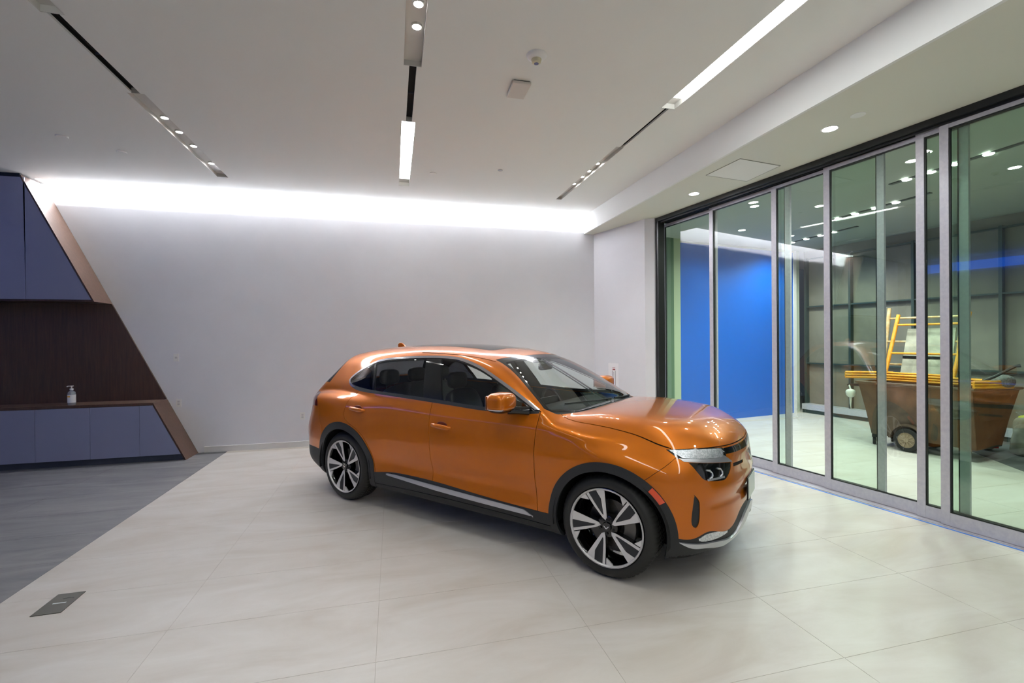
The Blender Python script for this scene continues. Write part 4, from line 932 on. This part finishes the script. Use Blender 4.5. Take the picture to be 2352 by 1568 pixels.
# ---- wheels
RR = .268
def build_wheel(loc, left):
    r = MB()
    # barrel with lip and hub, outward face at -y
    r.lathe([(RR-.004, .02), (RR+.006, .004), (RR+.008, -.004), (RR+.002, -.006), (RR-.006, .002), (RR-.022, .03), (RR-.03, .10), (RR-.03, .20), (RR-.02, .215)], M_gloss, 64, axis='y')
    r.lathe([(.001, .028), (.055, .026), (.075, .034), (.08, .06), (.08, .10)], M_gloss, 40, axis='y')
    o = part(r, 'wheel', M_gloss, loc=loc); 
    if left: o.rotation_euler = (0, 0, math.pi)
    dep = lambda rad: .004+.022*(1-min(rad/RR, 1))**1.2
    def plate(pts, nm, m, d0, d1, sub=5, inset=0):
        """pts: (radius fraction, clockwise degrees from the thin arm)"""
        for k in range(5):
            P = []
            for i in range(len(pts)):
                (r0, t0), (r1, t1) = pts[i], pts[(i+1) % len(pts)]
                a0, a1 = math.radians(125-72*k-t0), math.radians(125-72*k-t1)
                p0 = np.array([r0*math.cos(a0), r0*math.sin(a0)])*RR; p1 = np.array([r1*math.cos(a1), r1*math.sin(a1)])*RR
                arc = abs(r0-r1) < .02 and r0 > .9
                for s_ in range(sub):
                    t = s_/sub
                    if arc: a = a0+(a1-a0)*t; rr_ = (r0+(r1-r0)*t)*RR; P.append((rr_*math.cos(a), rr_*math.sin(a)))
                    else: P.append(tuple(p0+(p1-p0)*t))
            bm = bmesh.new(); vs = [bm.verts.new((x, dep(math.hypot(x, y))+d0, y)) for x, y in P]
            f_ = bm.faces.new(vs); g = bmesh.ops.triangulate(bm, faces=[f_])
            top = list(bm.faces); ex = bmesh.ops.extrude_face_region(bm, geom=top)
            for v_ in ex['geom']:
                if isinstance(v_, bmesh.types.BMVert): v_.co.y += d1
            bmesh.ops.recalc_face_normals(bm, faces=bm.faces)
            me = bpy.data.meshes.new(nm); bm.to_mesh(me); bm.free(); me.materials.append(m)
            ob = bpy.data.objects.new(nm, me); COL.objects.link(ob); ob.parent = o
    Vout = [(1.0, .3), (1.0, 33), (.55, 34), (.24, 36), (.17, 22), (.26, 8), (.42, 3.2), (.60, 1.0)]
    ins = [(.965, 3.0), (.965, 19), (.74, 24.5), (.30, 20), (.33, 12), (.44, 7.5), (.66, 4.2)]
    # silver faces: the V is drawn as two arms plus the small foot beside the gap
    armT = [(1.0, .3), (.985, 4.8), (.66, 6.8), (.44, 10.2), (.345, 14), (.30, 20), (.17, 22), (.26, 8), (.42, 3.2), (.60, 1.0)]
    armW = [(1.0, 18.5), (1.0, 33), (.55, 34), (.24, 36), (.17, 22), (.30, 20), (.74, 24.5), (.965, 19)]
    foot = [(1.0, -13), (1.0, -1.2), (.80, -1.4), (.965, -12.5)]
    rim = [(1.0, 0.3), (1.0, 19), (.965, 19), (.965, 2)]
    plate(Vout, 'spoke', M_gloss, .004, .05)
    plate(armT, 'spoke_arm', M_mach, 0, .004); plate(armW, 'spoke_arm', M_mach, 0, .004); plate(foot, 'spoke_foot', M_mach, 0, .012)
    plate([(.97, 5.0), (.97, 18.5), (.74, 23.6), (.315, 19.5), (.36, 14.4), (.45, 10.6), (.66, 7.2)], 'spoke_insert', M_insert, .0025, .004)
    q = MB(); q.lathe([(RR*.968, .003), (RR*.99, -.005), (RR*1.022, -.006), (RR*1.022, .003), (RR*.968, .012)], M_mach, 72, axis='y', closed=True); part(q, 'rim_ring', M_mach, o)
    q = MB(); q.lathe([(.001, .012), (.030, .013), (.034, .018), (.034, .03)], M_gloss, 32, axis='y'); part(q, 'centre_cap', M_gloss, o)
    q = MB()
    for sx in (-1, 1): q.prism([(0, -.012), (sx*.004, -.012), (sx*.022, .008), (sx*.014, .008), (0, -.006)][::sx], .0095, .0125, M_chrome, 'y')
    part(q, 'cap_emblem', M_chrome, o, False)
    for k in range(5):
        a = math.radians(90+36+72*k); q = MB(); q.lathe([(.001, .018), (.009, .018), (.010, .036)], M_black, 10, (.052*math.cos(a), 0, .052*math.sin(a)), 'y'); part(q, 'lug_nut', M_black, o)
    q = MB(); q.lathe([(.06, .105), (.170, .105), (.170, .125), (.06, .125)], mat('brake disc', (92, 90, 88), .35, .8), 48, axis='y', closed=True); part(q, 'brake_disc', None, o)
    q = MB(); a0 = 0
    pts = [(rr_*math.cos(a), rr_*math.sin(a)) for rr_, a in [(.11, x) for x in np.linspace(-.45, .45, 8)]+[(.195, x) for x in np.linspace(.45, -.45, 8)]]
    q.prism(pts, .07, .15, mat('caliper grey', (120, 116, 110), .4, .4), 'y'); part(q, 'brake_caliper', None, o, False, bevel=.004)
    # tyre with grooved tread and shoulder sipes
    W2 = .118; prof = [(RR+.004, .012), (RR+.014, .000), (RR+.032, -.004), (RR+.052, .000), (RR+.068, .010), (RR+.080, .024), (.360, .046)]
    for g_ in (.075, .108, .142, .175): prof += [(.360, g_-.005), (.352, g_-.004), (.352, g_+.004), (.360, g_+.005)]
    prof += [(.360, .204), (RR+.080, .226), (RR+.068, .238), (RR+.03, .250), (RR+.01, .244), (RR, .226)]
    q = MB(); NT = 256
    sh = {5: .003, 6: .004, 7: .004, 10: .005, 11: .005, 14: .005, 15: .005, 18: .005, 19: .005, len(prof)-7: .004, len(prof)-6: .004, len(prof)-5: .003}
    q.lathe(prof, M_tyre, NT, axis='y', rf=lambda k, j, rad: rad-(sh.get(j, 0) if k % 4 == 0 else 0))
    part(q, 'tyre', M_tyre, o, True, angle=30)
    return o
w1 = build_wheel((1.475, -.925, .360), False)
def copy_tree(o, par):
    c = o.copy(); COL.objects.link(c); c.parent = par
    for ch in list(o.children): copy_tree(ch, c)
    return c
for (x, y, rz) in ((-1.475, -.925, 0), (1.475, .925, math.pi), (-1.475, .925, math.pi)):
    c = copy_tree(w1, car); c.location = (x, y, .360); c.rotation_euler = (0, math.radians(-3) if x < 0 else 0, rz)

# ---- mirrors
for sy in (-1, 1):
    mr_ = empty('door_mirror', (0, 0, 0)); mr_.parent = car; cx_, cy_, cz_ = .642, sy*1.002, 1.186
    Vv, Ff = superell(cx_, cy_, cz_, .094, .120, .082, .62, 36, 24)
    Vv = [(x+(.035 if True else 0)*(1-abs(y-cy_)/.12)*0, y, z) for x, y, z in Vv]
    Va = [(x, y, max(z, cz_-.042)) for x, y, z in Vv]
    q = MB(); add_raw(q, Va, Ff); part(q, 'mirror_cap', M_paint, mr_)
    Vb = [(cx_+(x-cx_)*1.05, cy_+(y-cy_)*1.05, min(max(z, cz_-.056), cz_-.040)) for x, y, z in Vv]
    q = MB(); add_raw(q, Vb, Ff); part(q, 'chrome_strip', M_chrome, mr_)
    Vc = [(cx_+(x-cx_)*.97, cy_+(y-cy_)*.97, min(z, cz_-.0545)) for x, y, z in Vv]
    q = MB(); add_raw(q, Vc, Ff); part(q, 'mirror_base', M_gloss, mr_)
    q = MB(); q.tube([(.68, sy*.97, 1.130), (.74, sy*.91, 1.122), (.81, sy*.86, 1.118)], [.036, .032, .036], M_gloss, 14); part(q, 'mirror_arm', M_gloss, mr_)
    Vd, Fd = superell(.63, sy*1.03, 1.117, .03, .03, .014, .8, 16, 8); q = MB(); add_raw(q, Vd, Fd); part(q, 'camera_pod', M_black, mr_)
    q = MB(); q.box(cx_-.091, cx_-.084, cy_-.095, cy_+.095, cz_-.05, cz_+.055); part(q, 'mirror_glass', M_chrome, mr_, False, bevel=.003)
# ---- handles
for sy in (-1, 1):
    for (x, z, ya) in ((-1.225, .985, .934), (-.070, .925, .935)):
        hh = empty('door_handle', (x, sy*ya, z)); hh.parent = car
        q = MB(); q.tube([(-.105, -sy*.004, .006), (-.085, sy*.020, .005), (-.03, sy*.028, .002), (.05, sy*.027, -.003), (.095, sy*.018, -.007), (.108, -sy*.004, -.009)], [.012, .017, .020, .020, .017, .012], M_paint, 14); part(q, 'grip', M_paint, hh)
        Vd, Fd = superell(.015, sy*.001, .004, .062, .007, .034, .8, 24, 12); q = MB(); add_raw(q, Vd, Fd); part(q, 'recess', mat('recess shade orange', (110, 44, 6), .4, .3), hh)  # darker orange paints the shade inside the handle cup
# ---- antenna, emblem, bar, plate, wipers
q = MB(); q.prism([(-1.61, 1.595), (-1.50, 1.602), (-1.57, 1.650), (-1.61, 1.655), (-1.64, 1.64), (-1.64, 1.60)], -.012, .012, M_paint, 'y'); part(q, 'roof_antenna', M_paint, bevel=.006)
def surfx(a, z):
    x = 2.32
    for _ in range(60):
        f_ = float(F(x, a, z)); 
        if f_ < .0005: break
        x -= max(f_, .001)
    return x
q = MB()
def ribbon(mb, pts, hz, off, th_, m):
    """pts: (y, z) along the nose; a strip of height hz standing off the surface"""
    for i in range(len(pts)-1):
        (y0, z0), (y1, z1) = pts[i], pts[i+1]; b = len(mb.v)
        for (y, z) in ((y0, z0), (y1, z1)):
            h_ = hz(y) if callable(hz) else hz
            for dz_ in (-h_/2, h_/2):
                x = surfx(y, z+dz_); mb.v += [(x+off, y, z+dz_), (x+off-th_, y, z+dz_)]
        mb.f += [(b, b+4, b+6, b+2), (b+1, b+3, b+7, b+5), (b, b+1, b+5, b+4), (b+2, b+6, b+7, b+3)]; mb.m += [mb.mi(m)]*4
        if i == 0: mb.f.append((b, b+2, b+3, b+1)); mb.m.append(mb.mi(m))
        if i == len(pts)-2: mb.f.append((b+4, b+5, b+7, b+6)); mb.m.append(mb.mi(m))
for sy in (-1, 1):
    q = MB(); ribbon(q, [(sy*y, .893-.0*y) for y in np.linspace(.47, .09, 14)], .014, .006, .008, M_satin); part(q, 'bar_strip', M_satin)
    q = MB(); ribbon(q, [(sy*y, z) for y, z in ((.115, .892), (.08, .875), (.045, .825), (.0, .765))], .040, .020, .024, M_chrome); part(q, 'nose_emblem', M_chrome, smooth=False)
    # headlamp internals: two bright hooks and a silver shelf
    for (a_, s_) in ((.655, 1), (.565, 1)):
        q = MB(); ribbon(q, [(sy*(a_+.020*math.cos(t)), .762+.030*math.sin(t)) for t in np.linspace(2.6, 3.2, 3)], .010, .006, .008, M_drl)
        Pp = [(sy*(a_+dy), z) for dy, z in ((.018, .796), (-.006, .790), (-.018, .772), (-.012, .750), (.010, .738))]
        for i in range(len(Pp)-1):
            (y0, z0), (y1, z1) = Pp[i], Pp[i+1]
            q.tube([(surfx(y0, z0)+.003, y0, z0), (surfx(y1, z1)+.003, y1, z1)], .006, M_drl, 8)
        part(q, 'lamp_hook', mat('lamp hook', (235, 240, 245), .2, Emission_Color=(1, 1, 1, 1), Emission_Strength=.35))
    q = MB(); ribbon(q, [(sy*y, .733-.12*(y-.56)*0) for y in np.linspace(.68, .53, 6)], .012, .004, .006, M_satin); part(q, 'lamp_shelf', M_satin)
q = MB(); q.box(2.262, 2.272, -.160, .160, .478, .648, M_black); part(q, 'plate_holder', M_black, smooth=False, bevel=.004)
q = MB(); q.box(2.272, 2.276, -.150, .150, .488, .638, mat('plate white', (214, 224, 214), .35)); part(q, 'number_plate', None, smooth=False)
def surfz(x, y, z=1.4):
    for _ in range(80):
        f_ = float(F(x, y, z))
        if f_ < .0005: break
        z -= max(f_*.8, .0008)
    return z
for pts_ in ([(1.10, .10), (1.085, -.15), (1.045, -.38), (.99, -.60)], [(1.075, .62), (1.105, .40), (1.10, .18)]):
    q = MB(); q.tube([(x, y, surfz(x, y)+.007) for x, y in pts_], [.008, .006, .006, .004][:len(pts_)], M_black, 8); part(q, 'wiper', M_black)
# ---- cabin
q = MB(); q.box(-2.05, 1.0, -.80, .80, .34, .42); part(q, 'cabin_floor', M_inter, smooth=False)
q = MB(); q.prism([(.98, .42), (.98, 1.075), (.75, 1.085), (.52, 1.06), (.46, .98), (.50, .80), (.62, .70), (.66, .42)], -.80, .80, M_inter, 'y'); part(q, 'dashboard', M_inter, smooth=False, bevel=.02)
q = MB(); q.box(.48, .50, -.17, .17, .93, 1.12); part(q, 'screen', M_gloss, smooth=False, bevel=.006)
q = MB(); q.box(-.55, .55, -.13, .13, .42, .72); part(q, 'console', M_inter, smooth=False, bevel=.03)
M_ = Matrix.Translation((.33, .37, .985)) @ Matrix.Rotation(math.radians(68), 4, 'Y')
q = MB(); pr = [(.178+.014*math.cos(t), .014*math.sin(t)) for t in np.linspace(0, 2*math.pi, 10, endpoint=False)]
q.lathe(pr, M_inter, 40, closed=True); q.v = [tuple(M_ @ Vector(v)) for v in q.v]; part(q, 'steering_wheel', M_inter)
q = MB(); q.box(-.02, .02, -.17, .17, -.01, .01, M=M_); q.lathe([(.001, .02), (.06, .02), (.07, 0), (.05, -.04)], M_inter, 20); n_ = 80
q.v[-n_:] = [tuple(M_ @ Vector(v)) for v in q.v[-n_:]]; part(q, 'wheel_hub', M_inter)
def seat(x, y, wd, back=1.10, parts_=True):
    s_ = empty('seat', (x, y, 0)); s_.parent = car
    Vv, Ff = superell(.12, 0, .60, .27, wd, .10, .5, 28, 14); q = MB(); add_raw(q, Vv, Ff); part(q, 'seat_cushion', M_seat, s_)
    Vv, Ff = superell(0, 0, 0, .075, wd*.95, .33, .5, 28, 18); R_ = Matrix.Translation((-.20, 0, .88)) @ Matrix.Rotation(math.radians(-20), 4, 'Y')
    q = MB(); add_raw(q, [tuple(R_ @ Vector(v)) for v in Vv], Ff); part(q, 'backrest', M_seat, s_)
    for dy in ((0,) if wd < .4 else (-.42, 0, .42)):
        Vv, Ff = superell(-.345, dy, 1.275, .055, .125, .085, .6, 24, 14); q = MB(); add_raw(q, Vv, Ff); part(q, 'headrest', M_seat, s_)
        q = MB(); q.tube([(-.325, dy-.06, 1.10), (-.34, dy-.06, 1.22)], .006, M_chrome, 6); q.tube([(-.325, dy+.06, 1.10), (-.34, dy+.06, 1.22)], .006, M_chrome, 6); part(q, 'headrest_post', M_chrome, s_)
seat(-.02, -.37, .25); seat(-.02, .37, .25); seat(-.98, 0, .66)
Vv, Ff = superell(.46, 0, 1.418, .018, .125, .036, .45, 24, 12); q = MB(); add_raw(q, Vv, Ff); q.tube([(.46, 0, 1.43), (.43, 0, 1.48)], .012, M_inter, 8); part(q, 'interior_mirror', M_gloss)
q = MB(); q.box(.38, .46, -.11, .11, 1.455, 1.478); part(q, 'camera_housing', M_gloss, smooth=False, bevel=.008)
for sy in (-1, 1):
    q = MB(); q.box(.02, .19, sy*.42-.16, sy*.42+.16, 1.505, 1.512); part(q, 'sun_visor', mat('headliner', (96, 96, 94), .8), smooth=False)
